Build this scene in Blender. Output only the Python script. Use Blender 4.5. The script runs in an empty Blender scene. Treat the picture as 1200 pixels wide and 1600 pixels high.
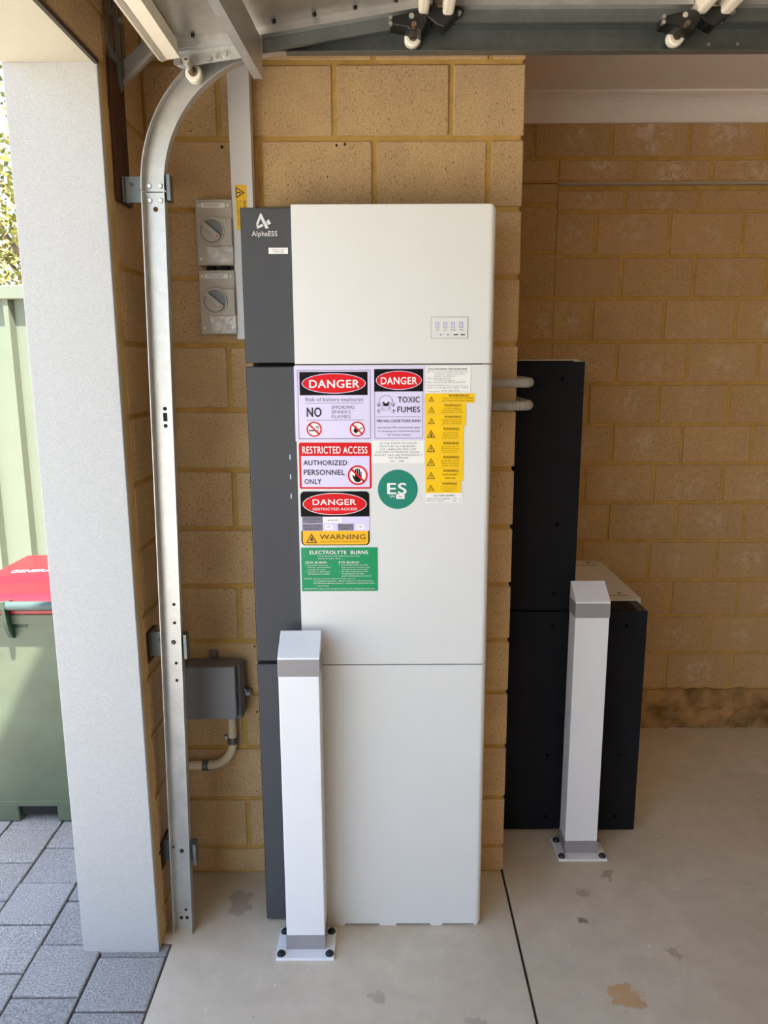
import bpy, bmesh, math, random
from mathutils import Vector, Matrix
random.seed(7)
S = bpy.context.scene
COL = S.collection
PI = math.pi

# ------------------------------------------------------------------ camera
cd = bpy.data.cameras.new('camera'); cam = bpy.data.objects.new('camera', cd); COL.objects.link(cam)
cd.sensor_fit = 'VERTICAL'; cd.sensor_height = 34.0; cd.sensor_width = 25.5
cd.lens = 34.0 * 1200.0 / 1600.0
cd.clip_start = 0.02
PITCH = math.atan(1200.0 / 6050.0); ROLL = 0.0041
cam.matrix_world = (Matrix.Translation((0, 0, 1.574)) @ Matrix.Rotation(PI / 2 - PITCH, 4, 'X') @ Matrix.Rotation(-ROLL, 4, 'Z'))
S.camera = cam

# ------------------------------------------------------------------ sky, sun, exposure
SUN = Vector((0.08, -0.33, 0.94)).normalized()
w = bpy.data.worlds.new('sky'); S.world = w; w.use_nodes = True
nt = w.node_tree; nt.nodes.clear()
sky = nt.nodes.new('ShaderNodeTexSky'); sky.sky_type = 'NISHITA'; sky.sun_disc = False
sky.sun_elevation = math.asin(SUN.z); sky.sun_rotation = math.atan2(SUN.x, SUN.y)
sky.air_density = 1.0; sky.dust_density = 1.5; sky.ozone_density = 1.0
bg = nt.nodes.new('ShaderNodeBackground'); bg.inputs['Strength'].default_value = 0.24
wo = nt.nodes.new('ShaderNodeOutputWorld')
nt.links.new(sky.outputs[0], bg.inputs[0]); nt.links.new(bg.outputs[0], wo.inputs[0])
sl = bpy.data.lights.new('sun', 'SUN'); sl.energy = 9.0; sl.angle = math.radians(0.7); sl.color = (1.0, 0.96, 0.90)
so = bpy.data.objects.new('sun', sl); COL.objects.link(so)
so.rotation_euler = SUN.to_track_quat('Z', 'Y').to_euler(); so.location = (0, -4, 6)
# sampling guide for the daylight through the open garage door (a portal gives off no light itself)
pl = bpy.data.lights.new('door_opening_portal', 'AREA'); pl.shape = 'RECTANGLE'; pl.size = 2.2; pl.size_y = 4.7
pl.cycles.is_portal = True
po = bpy.data.objects.new('door_opening_portal', pl); COL.objects.link(po)
po.location = (-0.83, -0.55, 1.1); po.rotation_euler = (0, -PI / 2, 0)
S.view_settings.view_transform = 'Standard'; S.view_settings.look = 'None'
S.view_settings.gamma = 1.0; S.view_settings.use_curve_mapping = False
S.view_settings.exposure = 1.5
S.cycles.max_bounces = 16; S.cycles.diffuse_bounces = 10; S.cycles.glossy_bounces = 6
S.cycles.transparent_max_bounces = 12
S.cycles.sample_clamp_indirect = 6.0
S.cycles.use_denoising = True

# ------------------------------------------------------------------ materials
def lin(c):
    return tuple((x / 255 / 12.92) if x / 255 <= 0.04045 else ((x / 255 + 0.055) / 1.055) ** 2.4 for x in c)

class NT:
    def __init__(s, name):
        s.m = bpy.data.materials.new(name); s.m.use_nodes = True
        s.t = s.m.node_tree; s.b = s.t.nodes['Principled BSDF']
    def n(s, kind, **kw):
        x = s.t.nodes.new(kind)
        for k, v in kw.items():
            if k in x.inputs: x.inputs[k].default_value = v
            else: setattr(x, k, v)
        return x
    def l(s, a, b): s.t.links.new(a, b)
    def pos(s, scale=(1, 1, 1)):
        g = s.n('ShaderNodeNewGeometry'); m = s.n('ShaderNodeMapping'); m.inputs['Scale'].default_value = scale
        s.l(g.outputs['Position'], m.inputs[0]); return m.outputs[0]
    def noise(s, scale, detail=3, vec=None, rough=0.55):
        x = s.n('ShaderNodeTexNoise'); x.inputs['Scale'].default_value = scale; x.inputs['Detail'].default_value = detail
        x.inputs['Roughness'].default_value = rough
        s.l(vec if vec is not None else s.pos(), x.inputs['Vector']); return x.outputs['Fac']
    def ramp(s, fac, a, b, ca=(0, 0, 0, 1), cb=(1, 1, 1, 1)):
        r = s.n('ShaderNodeValToRGB'); r.color_ramp.elements[0].position = a; r.color_ramp.elements[1].position = b
        r.color_ramp.elements[0].color = ca; r.color_ramp.elements[1].color = cb
        s.l(fac, r.inputs[0]); return r.outputs[0]
    def mix(s, fac, a, b, blend='MIX'):
        x = s.n('ShaderNodeMix'); x.data_type = 'RGBA'; x.blend_type = blend
        if isinstance(fac, float): x.inputs[0].default_value = fac
        else: s.l(fac, x.inputs[0])
        for v, i in ((a, 6), (b, 7)):
            if isinstance(v, tuple): x.inputs[i].default_value = v if len(v) == 4 else v + (1,)
            else: s.l(v, x.inputs[i])
        return x.outputs[2]
    def bump(s, fac, strength, dist=0.002):
        x = s.n('ShaderNodeBump'); x.inputs['Strength'].default_value = strength; x.inputs['Distance'].default_value = dist
        s.l(fac, x.inputs['Height']); s.l(x.outputs[0], s.b.inputs['Normal'])

def simple(name, c, rough=0.5, metal=0.0, var=0.06, vscale=12.0, bump=0.0, bscale=300.0, spec=0.5, stretch=(1, 1, 1)):
    k = NT(name); col = c if max(c) <= 1 else lin(c)
    f = k.noise(vscale, 3, k.pos(stretch))
    lo = tuple(x * (1 - var) for x in col); hi = tuple(min(1, x * (1 + var)) for x in col)
    k.l(k.mix(k.ramp(f, 0.3, 0.7), lo, hi), k.b.inputs['Base Color'])
    k.b.inputs['Roughness'].default_value = rough; k.b.inputs['Metallic'].default_value = metal
    k.b.inputs['Specular IOR Level'].default_value = spec
    if bump: k.bump(k.noise(bscale, 2), bump)
    return k.m

def brick_mat(name, ca, cb, bloom=0.0):
    k = NT(name)
    oi = k.n('ShaderNodeObjectInfo')
    c = k.mix(oi.outputs['Random'], lin(ca) , lin(cb))
    c = k.mix(k.ramp(k.noise(9, 3), 0.35, 0.7), c, k.mix(0.5, c, (0.50, 0.32, 0.20)))
    st = k.ramp(k.noise(1.0, 2, k.pos((60, 60, 4))), 0.35, 0.7)
    c = k.mix(k.mix(0.86, st, (0, 0, 0)), c, (0.62, 0.46, 0.30))
    c = k.mix(k.ramp(k.noise(150, 3), 0.35, 0.65), k.mix(0.22, c, (0.16, 0.08, 0.035)), c)
    if bloom:   # whitish salt bloom, mostly near the middle of a brick
        tc = k.n('ShaderNodeTexCoord'); ln = k.n('ShaderNodeVectorMath', operation='LENGTH'); k.l(tc.outputs['Object'], ln.inputs[0])
        near = k.ramp(ln.outputs['Value'], 0.015, 0.095, (1, 1, 1, 1), (0, 0, 0, 1))
        b = k.mix(1.0, k.mix(1.0, near, k.ramp(k.noise(34, 4, None, 0.7), 0.45, 0.68), 'MULTIPLY'), k.ramp(k.noise(3.1, 2), 0.40, 0.60), 'MULTIPLY')
        c = k.mix(k.mix(1 - bloom, b, (0, 0, 0)), c, (0.80, 0.74, 0.68))
    pores = k.ramp(k.noise(1.0, 1, k.pos((420, 420, 190))), 0.675, 0.72)
    c = k.mix(pores, c, (0.05, 0.03, 0.015))
    k.l(c, k.b.inputs['Base Color']); k.b.inputs['Roughness'].default_value = 0.9
    k.b.inputs['Specular IOR Level'].default_value = 0.2
    k.bump(k.noise(180, 4), 0.35, 0.003)
    return k.m

M = {}
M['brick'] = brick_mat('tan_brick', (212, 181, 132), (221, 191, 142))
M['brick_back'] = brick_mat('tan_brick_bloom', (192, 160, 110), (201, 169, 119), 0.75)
M['mortar'] = simple('yellow_mortar', (192, 156, 88), 0.95, var=0.12, vscale=25, bump=0.4, bscale=250, spec=0.1)
M['corner'] = simple('corner_mortar', (188, 158, 106), 0.95, var=0.1, bump=0.3, spec=0.1)
M['plinth'] = simple('rough_mortar', (156, 124, 84), 0.95, var=0.45, vscale=14, bump=0.8, bscale=60, spec=0.1)
M['door_white'] = simple('white_powder_coat', (221, 222, 220), 0.42, var=0.01)
M['cream'] = simple('cream_cover', (226, 220, 208), 0.45, var=0.02)
M['charcoal'] = simple('charcoal_powder_coat', (72, 73, 76), 0.5, var=0.03, vscale=6, spec=0.25)
M['black_side'] = simple('black_powder_coat', (27, 28, 32), 0.6, var=0.04, spec=0.12)
M['dark'] = simple('dark_gap', (14, 14, 15), 0.8)
M['screw'] = simple('black_screw', (3, 3, 3), 0.6, spec=0.05)
M['bollard'] = simple('white_bollard_paint', (236, 237, 240), 0.35, var=0.01)
M['tape'] = simple('grey_reflective_tape', (150, 146, 148), 0.4, var=0.03)
M['bolt'] = simple('dark_bolt', (70, 74, 80), 0.35, metal=0.7)
M['steel'] = simple('bright_steel', (205, 205, 200), 0.28, metal=0.9)
def galv(name, c, rough):
    k = NT(name)
    f = k.n('ShaderNodeTexVoronoi'); f.inputs['Scale'].default_value = 70; k.l(k.pos(), f.inputs['Vector'])
    n = k.noise(18, 4)
    base = k.mix(k.ramp(n, 0.3, 0.7), tuple(x * 0.86 for x in lin(c)), lin(c))
    base = k.mix(0.05, base, k.ramp(f.outputs['Color'], 0.2, 0.8), 'OVERLAY')
    k.l(base, k.b.inputs['Base Color']); k.b.inputs['Metallic'].default_value = 0.75
    k.l(k.ramp(n, 0.2, 0.8, (rough - .08,) * 3 + (1,), (rough + .1,) * 3 + (1,)), k.b.inputs['Roughness'])
    return k.m
M['galv'] = galv('galvanised_steel', (204, 204, 202), 0.42)
M['galv_shaded'] = galv('shaded_galvanised_steel', (124, 130, 130), 0.42)  # darker galvanised copy, shade put into the colour of brackets, slotted plate, stile webs
M['panel_steel'] = galv('door_panel_steel', (188, 184, 176), 0.36)
M['lip'] = simple('cream_door_edge', (236, 226, 206), 0.5, var=0.03)
M['seal'] = simple('grey_seal', (168, 158, 142), 0.7, var=0.15, vscale=40, stretch=(8, 1, 8))
M['rust'] = simple('brown_rusty_paint', (74, 40, 16), 0.8, var=0.35, vscale=20, bump=0.3, bscale=80)
M['rust_steel'] = simple('brownish_steel', (120, 100, 80), 0.4, metal=0.6)
M['plastic_black'] = simple('black_plastic', (20, 20, 20), 0.38)
M['nylon'] = simple('white_nylon', (236, 230, 214), 0.45)
M['iso'] = simple('grey_isolator_plastic', (182, 175, 164), 0.45, var=0.02)
M['iso_knob'] = simple('grey_knob_plastic', (150, 142, 130), 0.35, var=0.02)
M['duct'] = simple('pale_grey_duct', (224, 224, 226), 0.45, var=0.02)
M['jbox'] = simple('grey_junction_box', (122, 124, 128), 0.42, var=0.04)
M['pipe'] = simple('beige_conduit', (226, 212, 184), 0.4, var=0.05)
M['flex'] = simple('grey_flexible_conduit', (168, 164, 158), 0.45)
M['ceiling'] = simple('ceiling_paint', (226, 216, 206), 0.8, var=0.02)
M['cornice'] = simple('cornice_paint', (232, 224, 218), 0.7, var=0.02)
M['wall_paint'] = simple('plain_wall_paint', (206, 176, 136), 0.9, var=0.05)
M['render'] = simple('white_render', (186, 187, 187), 0.85, var=0.05, vscale=160, bump=0.55, bscale=320, spec=0.2)
M['soffit'] = simple('cream_soffit', (182, 174, 156), 0.8, var=0.03, bump=0.2)
M['shade_roof'] = simple('shade_roof_sheet', (120, 118, 112), 0.6)
M['red'] = simple('sign_red', (216, 24, 32), 0.4, var=0.02, spec=0.2)
M['black'] = simple('sign_black', (14, 11, 15), 0.4, spec=0.15)
M['white'] = simple('sign_white', (242, 240, 240), 0.4, var=0.0)
M['lilac'] = simple('sign_lilac_white', (222, 214, 246), 0.32, var=0.01)
M['ink'] = simple('dark_ink', (40, 30, 52), 0.5)
M['greyink'] = simple('grey_ink', (110, 108, 118), 0.5)
M['yellow'] = simple('sign_yellow', (250, 202, 6), 0.35, var=0.01)
M['orange'] = simple('sign_orange', (246, 184, 16), 0.35, var=0.01)
M['yink'] = simple('brown_ink', (92, 62, 12), 0.5)
M['green'] = simple('sign_green', (0, 146, 92), 0.35, var=0.02)
M['teal'] = simple('sign_teal', (0, 130, 110), 0.35, var=0.02)
M['tablegrey'] = simple('sign_grey', (122, 118, 134), 0.4)
M['logo'] = simple('logo_silver', (214, 214, 214), 0.4)
M['paper'] = simple('label_paper', (240, 240, 236), 0.5, var=0.01)
M['paleblue'] = simple('display_icon', (206, 206, 232), 0.4)
M['led'] = simple('indicator_window', (188, 204, 214), 0.3)
M['bin'] = simple('green_bin_plastic', (88, 98, 78), 0.5, var=0.12, vscale=7, bump=0.1, bscale=90)
M['bin_dark'] = simple('dark_green_plastic', (46, 66, 50), 0.4)
M['bin_handle'] = simple('grey_green_plastic', (66, 84, 80), 0.35)
M['lid'] = simple('red_lid_plastic', (150, 22, 34), 0.35, var=0.06)
M['fence'] = simple('cream_fence_steel', (106, 114, 96), 0.5, var=0.03)
M['bark'] = simple('bark', (96, 82, 66), 0.9, var=0.3)
M['dirt'] = simple('joint_sand', (84, 72, 60), 0.95, var=0.3, vscale=40)
M['ground'] = simple('driveway_paving', (216, 208, 192), 0.9, var=0.15, vscale=8, bump=0.4, bscale=150)
M['trim_dark'] = simple('dark_lintel_steel', (58, 44, 30), 0.6)

def film_mat():
    k = NT('clear_film')
    k.b.inputs['Base Color'].default_value = (0.95, 0.93, 0.92, 1); k.b.inputs['Roughness'].default_value = 0.12
    k.b.inputs['Alpha'].default_value = 0.5; k.b.inputs['Specular IOR Level'].default_value = 1.0
    return k.m
M['film'] = film_mat()

def paver_mat():
    k = NT('grey_paver')
    oi = k.n('ShaderNodeObjectInfo')
    c = k.mix(oi.outputs['Random'], lin((172, 170, 168)), lin((194, 192, 188)))
    c = k.mix(k.ramp(k.noise(230, 3, None, 0.7), 0.40, 0.60), k.mix(0.72, c, (0.10, 0.10, 0.11)), c)
    c = k.mix(k.ramp(k.noise(300, 1), 0.70, 0.74), c, (0.8, 0.8, 0.82))
    c = k.mix(k.ramp(k.noise(5, 4), 0.35, 0.75), k.mix(0.25, c, (0.2, 0.18, 0.16)), c)
    k.l(c, k.b.inputs['Base Color']); k.b.inputs['Roughness'].default_value = 0.9
    k.bump(k.noise(350, 3), 0.5, 0.003)
    return k.m
M['paver'] = paver_mat()

def concrete_mat():
    k = NT('garage_concrete')
    c = k.mix(k.ramp(k.noise(2.2, 5), 0.3, 0.7), lin((206, 194, 172)), lin((222, 212, 192)))
    c = k.mix(k.ramp(k.noise(14, 5, None, 0.65), 0.35, 0.75), k.mix(0.26, c, (0.32, 0.26, 0.19)), c)
    c = k.mix(k.ramp(k.noise(7.0, 6, None, 0.6), 0.70, 0.76), c, k.mix(0.42, c, (0.22, 0.16, 0.10)))
    c = k.mix(k.ramp(k.noise(26.0, 3), 0.745, 0.77), c, (0.17, 0.12, 0.08))
    c = k.mix(k.ramp(k.noise(55.0, 2), 0.735, 0.76), c, (0.85, 0.84, 0.82))
    # stains and a dropped patch of tan paint, each at its own place on the slab
    g = k.n('ShaderNodeNewGeometry')
    def patch(x, y, rx, ry, col, wob, amt):
        global_c = c
        nz = k.noise(wob, 3)
        sub = k.n('ShaderNodeVectorMath', operation='SUBTRACT'); k.l(g.outputs['Position'], sub.inputs[0]); sub.inputs[1].default_value = (x, y, 0)
        dv = k.n('ShaderNodeVectorMath', operation='MULTIPLY'); k.l(sub.outputs[0], dv.inputs[0]); dv.inputs[1].default_value = (1 / rx, 1 / ry, 0)
        ln = k.n('ShaderNodeVectorMath', operation='LENGTH'); k.l(dv.outputs[0], ln.inputs[0])
        ad = k.n('ShaderNodeMath', operation='MULTIPLY_ADD'); k.l(nz, ad.inputs[0]); ad.inputs[1].default_value = 2.2; k.l(ln.outputs['Value'], ad.inputs[2])
        r = k.ramp(ad.outputs[0], 0.78, 0.90, (amt,) * 3 + (1,), (0, 0, 0, 1))
        hv = k.n('ShaderNodeMath', operation='MULTIPLY'); k.l(ad.outputs[0], hv.inputs[0]); hv.inputs[1].default_value = 0.5
        for ln_ in list(k.t.links):
            if ln_.to_node == r.node and ln_.to_socket.name == 'Fac': k.t.links.remove(ln_)
        k.l(hv.outputs[0], r.node.inputs[0])
        return k.mix(r, global_c, col)
    c = patch(0.604, 1.660, 0.066, 0.062, lin((200, 162, 116)), 34, 0.9)
    c = patch(0.690, 2.120, 0.030, 0.035, (0.24, 0.19, 0.14), 40, 0.55)
    c = patch(0.590, 2.040, 0.030, 0.030, (0.27, 0.22, 0.16), 40, 0.5)
    c = patch(0.560, 1.925, 0.022, 0.022, (0.10, 0.08, 0.06), 60, 0.7)
    c = patch(0.780, 1.800, 0.030, 0.030, (0.30, 0.23, 0.16), 40, 0.5)
    c = patch(-0.02, 1.660, 0.032, 0.024, (0.32, 0.26, 0.19), 40, 0.55)
    c = patch(0.215, 1.585, 0.038, 0.024, (0.33, 0.28, 0.22), 40, 0.5)
    c = patch(-0.43, 2.02, 0.05, 0.10, (0.20, 0.15, 0.12), 20, 0.45)
    k.l(c, k.b.inputs['Base Color']); k.b.inputs['Roughness'].default_value = 0.62
    k.b.inputs['Specular IOR Level'].default_value = 0.35
    k.bump(k.noise(120, 4), 0.12, 0.002)
    return k.m
M['concrete'] = concrete_mat()

def leaf_mat():
    k = NT('yellow_green_leaf')
    g = k.n('ShaderNodeNewGeometry')
    c = k.mix(k.ramp(k.noise(9, 2), 0.3, 0.7), lin((92, 96, 24)), lin((150, 140, 56)))
    k.l(c, k.b.inputs['Base Color']); k.b.inputs['Roughness'].default_value = 0.6
    return k.m
M['leaf'] = leaf_mat()

# ------------------------------------------------------------------ mesh helpers (all take world coordinates)
def wloc(p):
    v = Vector((0, 0, 0))
    while p is not None: v += p.location; p = p.parent
    return v

def obj(name, parts, mat, parent=None, smooth=False, kind=None):
    """parts: list of (verts, faces[, material index]); one mesh object"""
    vs, fs, mi = [], [], []
    for p in parts:
        o = len(vs); vs += [Vector(v) for v in p[0]]
        fs += [tuple(i + o for i in f) for f in p[1]]; mi += [p[2] if len(p) > 2 else 0] * len(p[1])
    if parent is not None: org = wloc(parent)
    else:
        lo = [min(v[i] for v in vs) for i in range(3)]; hi = [max(v[i] for v in vs) for i in range(3)]
        org = Vector(((lo[0] + hi[0]) / 2, (lo[1] + hi[1]) / 2, lo[2]))
    me = bpy.data.meshes.new(name); me.from_pydata([v - org for v in vs], [], fs)
    for m in (mat if isinstance(mat, (list, tuple)) else [mat]): me.materials.append(m)
    me.polygons.foreach_set('material_index', mi)
    if smooth: me.polygons.foreach_set('use_smooth', [True] * len(fs))
    me.update()
    o = bpy.data.objects.new(name, me); COL.objects.link(o)
    if parent is not None: o.parent = parent
    else: o.location = org
    if kind: o['kind'] = kind
    return o

def empty(name, loc, label=None, cat=None, group=None, kind=None):
    o = bpy.data.objects.new(name, None); COL.objects.link(o); o.location = loc; o.empty_display_size = 0.05
    return tag(o, label, cat, group, kind)
def tag(o, label=None, cat=None, group=None, kind=None):
    if label: o['label'] = label
    if cat: o['category'] = cat
    if group: o['group'] = group
    if kind: o['kind'] = kind
    return o

def from_bm(bm):
    bm.verts.index_update()
    r = ([v.co.copy() for v in bm.verts], [tuple(v.index for v in f.verts) for f in bm.faces]); bm.free(); return r

def box(x0, x1, y0, y1, z0, z1, bev=0.0, seg=2):
    if bev <= 0:
        v = [(x, y, z) for x in (x0, x1) for y in (y0, y1) for z in (z0, z1)]
        return v, [(0, 1, 3, 2), (4, 6, 7, 5), (0, 4, 5, 1), (2, 3, 7, 6), (0, 2, 6, 4), (1, 5, 7, 3)]
    bm = bmesh.new(); bmesh.ops.create_cube(bm, size=1)
    for v in bm.verts: v.co = Vector(((x0 + x1) / 2 + v.co.x * (x1 - x0), (y0 + y1) / 2 + v.co.y * (y1 - y0), (z0 + z1) / 2 + v.co.z * (z1 - z0)))
    bmesh.ops.bevel(bm, geom=bm.edges[:], offset=bev, segments=seg, affect='EDGES', profile=0.5)
    return from_bm(bm)

def prism(poly, y0, y1, bev=0.0, seg=2, axis='Y'):
    """poly: list of (a, b); extruded along axis. Y: (x,z); Z: (x,y); X: (y,z)"""
    bm = bmesh.new()
    def P(a, b, c): return {'Y': (a, c, b), 'Z': (a, b, c), 'X': (c, a, b)}[axis]
    A = [bm.verts.new(P(a, b, y0)) for a, b in poly]; B = [bm.verts.new(P(a, b, y1)) for a, b in poly]
    n = len(poly); f0 = bm.faces.new(A); bm.faces.new(B[::-1])
    for i in range(n): bm.faces.new((A[i], B[i], B[(i + 1) % n], A[(i + 1) % n]))
    bmesh.ops.recalc_face_normals(bm, faces=bm.faces[:])
    if bev:
        es = [e for e in bm.edges if e.verts[0] in A and e.verts[1] in A]
        bmesh.ops.bevel(bm, geom=es, offset=bev, segments=seg, affect='EDGES', profile=0.5)
    return from_bm(bm)

def cyl(p0, p1, r, n=16, r1=None):
    p0, p1 = Vector(p0), Vector(p1); d = (p1 - p0).normalized(); r1 = r if r1 is None else r1
    a = d.orthogonal().normalized(); b = d.cross(a)
    A = [p0 + (a * math.cos(2 * PI * i / n) + b * math.sin(2 * PI * i / n)) * r for i in range(n)]
    B = [p1 + (a * math.cos(2 * PI * i / n) + b * math.sin(2 * PI * i / n)) * r1 for i in range(n)]
    return A + B, [(i, (i + 1) % n, n + (i + 1) % n, n + i) for i in range(n)] + [tuple(range(n))[::-1], tuple(range(n, 2 * n))]

def tube(pts, radii, n=14):
    pts = [Vector(p) for p in pts]; vs = []; fs = []
    if not isinstance(radii, (list, tuple)): radii = [radii] * len(pts)
    prev = None
    for i, p in enumerate(pts):
        d = (pts[min(i + 1, len(pts) - 1)] - pts[max(i - 1, 0)]).normalized()
        a = (prev - d * prev.dot(d)).normalized() if prev is not None else d.orthogonal().normalized()
        prev = a; b = d.cross(a)
        vs += [p + (a * math.cos(2 * PI * k / n) + b * math.sin(2 * PI * k / n)) * radii[i] for k in range(n)]
    for i in range(len(pts) - 1):
        fs += [(i * n + k, i * n + (k + 1) % n, (i + 1) * n + (k + 1) % n, (i + 1) * n + k) for k in range(n)]
    fs += [tuple(range(n))[::-1], tuple(range((len(pts) - 1) * n, len(pts) * n))]
    return vs, fs

def sweep(profile_at, stations):
    """profile_at(t) -> list of points (closed loop); skinned along stations"""
    vs, fs = [], []; n = None
    for t in stations:
        p = profile_at(t); n = len(p); vs += p
    for i in range(len(stations) - 1):
        fs += [(i * n + k, i * n + (k + 1) % n, (i + 1) * n + (k + 1) % n, (i + 1) * n + k) for k in range(n)]
    fs += [tuple(range(n)), tuple(range((len(stations) - 1) * n, len(stations) * n))[::-1]]
    return vs, fs

def copy_tree(o, parent=None):
    c = o.copy(); COL.objects.link(c); c.parent = parent
    for ch in o.children: copy_tree(ch, c)
    return c

# ------------------------------------------------------------------ lettering
_txt = {}
def text_raw(s, bold):
    k = (s, bold)
    if k not in _txt:
        cu = bpy.data.curves.new('lettering_source', 'FONT'); cu.body = s; cu.resolution_u = 4 if len(s) < 20 else 2; cu.fill_mode = 'FRONT'
        cu.space_character = 1.06 + bold * 1.5
        o = bpy.data.objects.new('lettering_source', cu); COL.objects.link(o)
        bpy.context.view_layer.update()
        me = bpy.data.meshes.new_from_object(o.evaluated_get(bpy.context.evaluated_depsgraph_get()))
        V0 = [(v.co.x, v.co.y) for v in me.vertices]; F0 = [tuple(p.vertices) for p in me.polygons]; V, F = [], []
        # heavier strokes: the outline struck several times, slightly apart
        for dx, dy in (((-bold, 0), (bold, 0), (0, bold * .6), (0, -bold * .6)) if bold > 0.007 else ((0, 0),)):
            o_ = len(V); k_ = o_ // max(1, len(V0)); V += [(x + dx, y + dy, k_) for x, y in V0]; F += [tuple(i + o_ for i in f) for f in F0]
        bpy.data.objects.remove(o); bpy.data.curves.remove(cu); bpy.data.meshes.remove(me)
        _txt[k] = (V, F)
    return _txt[k]

class Sign:
    """flat printed sticker in a plane y = const; u runs right, v runs down, both 0..1 over the rectangle"""
    def __init__(s, x0, z0, x1, z1, y, tilt=0.0):
        s.r = (x0, z0, x1, z1); s.y = y; s.tilt = tilt; s.shapes = []; s.letters = []; s.mats = []; s.lm = []
    def p(s, u, v, lay):
        x0, z0, x1, z1 = s.r
        x = x0 + u * (x1 - x0); z = z1 - v * (z1 - z0) - s.tilt * (x - x0)
        return Vector((x, s.y - 0.0009 - 0.00025 * lay, z))
    def _mi(s, lst, m):
        if m not in lst: lst.append(m)
        return lst.index(m)
    def poly(s, pts, m, lay=1):
        s.shapes.append(([s.p(u, v, lay) for u, v in pts], [tuple(range(len(pts)))], s._mi(s.mats, m)))
    def rect(s, u0, v0, u1, v1, m, lay=1): s.poly([(u0, v0), (u0, v1), (u1, v1), (u1, v0)], m, lay)
    def frame(s, u0, v0, u1, v1, m, t=0.012, lay=1):
        x0, z0, x1, z1 = s.r; a = (z1 - z0) / (x1 - x0); tu = t * a if a < 1 else t; tv = tu / a
        s.rect(u0, v0, u1, v0 + tv, m, lay); s.rect(u0, v1 - tv, u1, v1, m, lay)
        s.rect(u0, v0, u0 + tu, v1, m, lay); s.rect(u1 - tu, v0, u1, v1, m, lay)
    def asp(s):
        x0, z0, x1, z1 = s.r; return (x1 - x0) / (z1 - z0)
    def oval(s, cu, cv, ru, rv, m, lay=1, n=40):
        s.poly([(cu + ru * math.cos(2 * PI * i / n), cv - rv * math.sin(2 * PI * i / n)) for i in range(n)][::-1], m, lay)
    def ring(s, cu, cv, ru, m, t=0.14, lay=2, n=32):
        rv = ru * s.asp(); P = []
        for k in (1.0, 1.0 - t): P += [(cu + ru * k * math.cos(2 * PI * i / n), cv - rv * k * math.sin(2 * PI * i / n)) for i in range(n)]
        s.shapes.append(([s.p(u, v, lay) for u, v in P], [(i, (i + 1) % n, n + (i + 1) % n, n + i)[::-1] for i in range(n)], s._mi(s.mats, m)))
    def bar(s, u0, v0, u1, v1, t, m, lay=2):
        a = s.asp(); du, dv = (u1 - u0), (v1 - v0) / a; L = math.hypot(du, dv); nu, nv = -dv / L * t / 2, du / L * t / 2 * a
        s.poly([(u0 + nu, v0 + nv), (u1 + nu, v1 + nv), (u1 - nu, v1 - nv), (u0 - nu, v0 - nv)], m, lay)
    def tri(s, cu, cv, w, m, fill, lay=1):
        h = w * 0.88 * s.asp()
        T = [(cu, cv - h / 2), (cu - w / 2, cv + h / 2), (cu + w / 2, cv + h / 2)]
        s.poly(T, m, lay)
        g = (cu, cv + h / 6); s.poly([(g[0] + (u - g[0]) * .68, g[1] + (v - g[1]) * .68) for u, v in T], fill, lay + 1)
    def text(s, t, u0, u1, v0, v1, m, bold=0.0, lay=3, vert=False):
        """fits the string's own box into the given box (v0 top of capitals, v1 foot)"""
        V, F = text_raw(t, bold)
        ax, bx = min(v[0] for v in V), max(v[0] for v in V)
        top = 0.73 if any(c.isupper() or c.isdigit() or c in 'bdfhklt' for c in t) else 0.56
        f = []
        for x, y, k in V:
            a = (x - ax) / (bx - ax); b = y / top
            if not vert: f.append(s.p(u0 + a * (u1 - u0), v1 + (v0 - v1) * b, lay + 0.15 * k))
            else: f.append(s.p(u0 + b * (u1 - u0), v0 + a * (v1 - v0), lay + 0.15 * k))
        s.letters.append((f, F, s._mi(s.lm, m), abs(v1 - v0) * (s.r[3] - s.r[1]) if not vert else abs(u1 - u0) * (s.r[2] - s.r[0])))
    def put_letters(s, o):
        big = [l for l in s.letters if l[3] > 0.0045]; small = [l for l in s.letters if l[3] <= 0.0045]
        for l in big: obj('lettering', [(l[0], l[1])], M[s.lm[l[2]]], o)
        if small: obj('fine_print', [l[:3] for l in small], [M[m] for m in s.lm], o, kind='stuff')
    def build(s, name, base, parent, label=None, round_=0.0):
        x0, z0, x1, z1 = s.r
        if round_ > 0:
            ru, rv = round_, round_ * s.asp(); q = []
            for cu, cv, a0 in ((ru, 1 - rv, PI), (1 - ru, 1 - rv, PI * 1.5), (1 - ru, rv, 0), (ru, rv, PI * .5)):
                q += [s.p(cu + ru * math.cos(a0 + k / 5 * PI / 2), cv - rv * math.sin(a0 + k / 5 * PI / 2), 0) for k in range(6)]
        else: q = [s.p(0, 1, 0), s.p(1, 1, 0), s.p(1, 0, 0), s.p(0, 0, 0)]
        n = len(q)
        b = [Vector((v.x, s.y - 0.0001, v.z)) for v in q]
        o = obj(name, [(q + b, [tuple(range(n))] + [(i, n + i, n + (i + 1) % n, (i + 1) % n) for i in range(n)])], base, parent)
        if s.shapes: obj('printed_panel', s.shapes, [M[m] for m in s.mats], o)
        s.put_letters(o)
        return tag(o, label)

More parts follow.
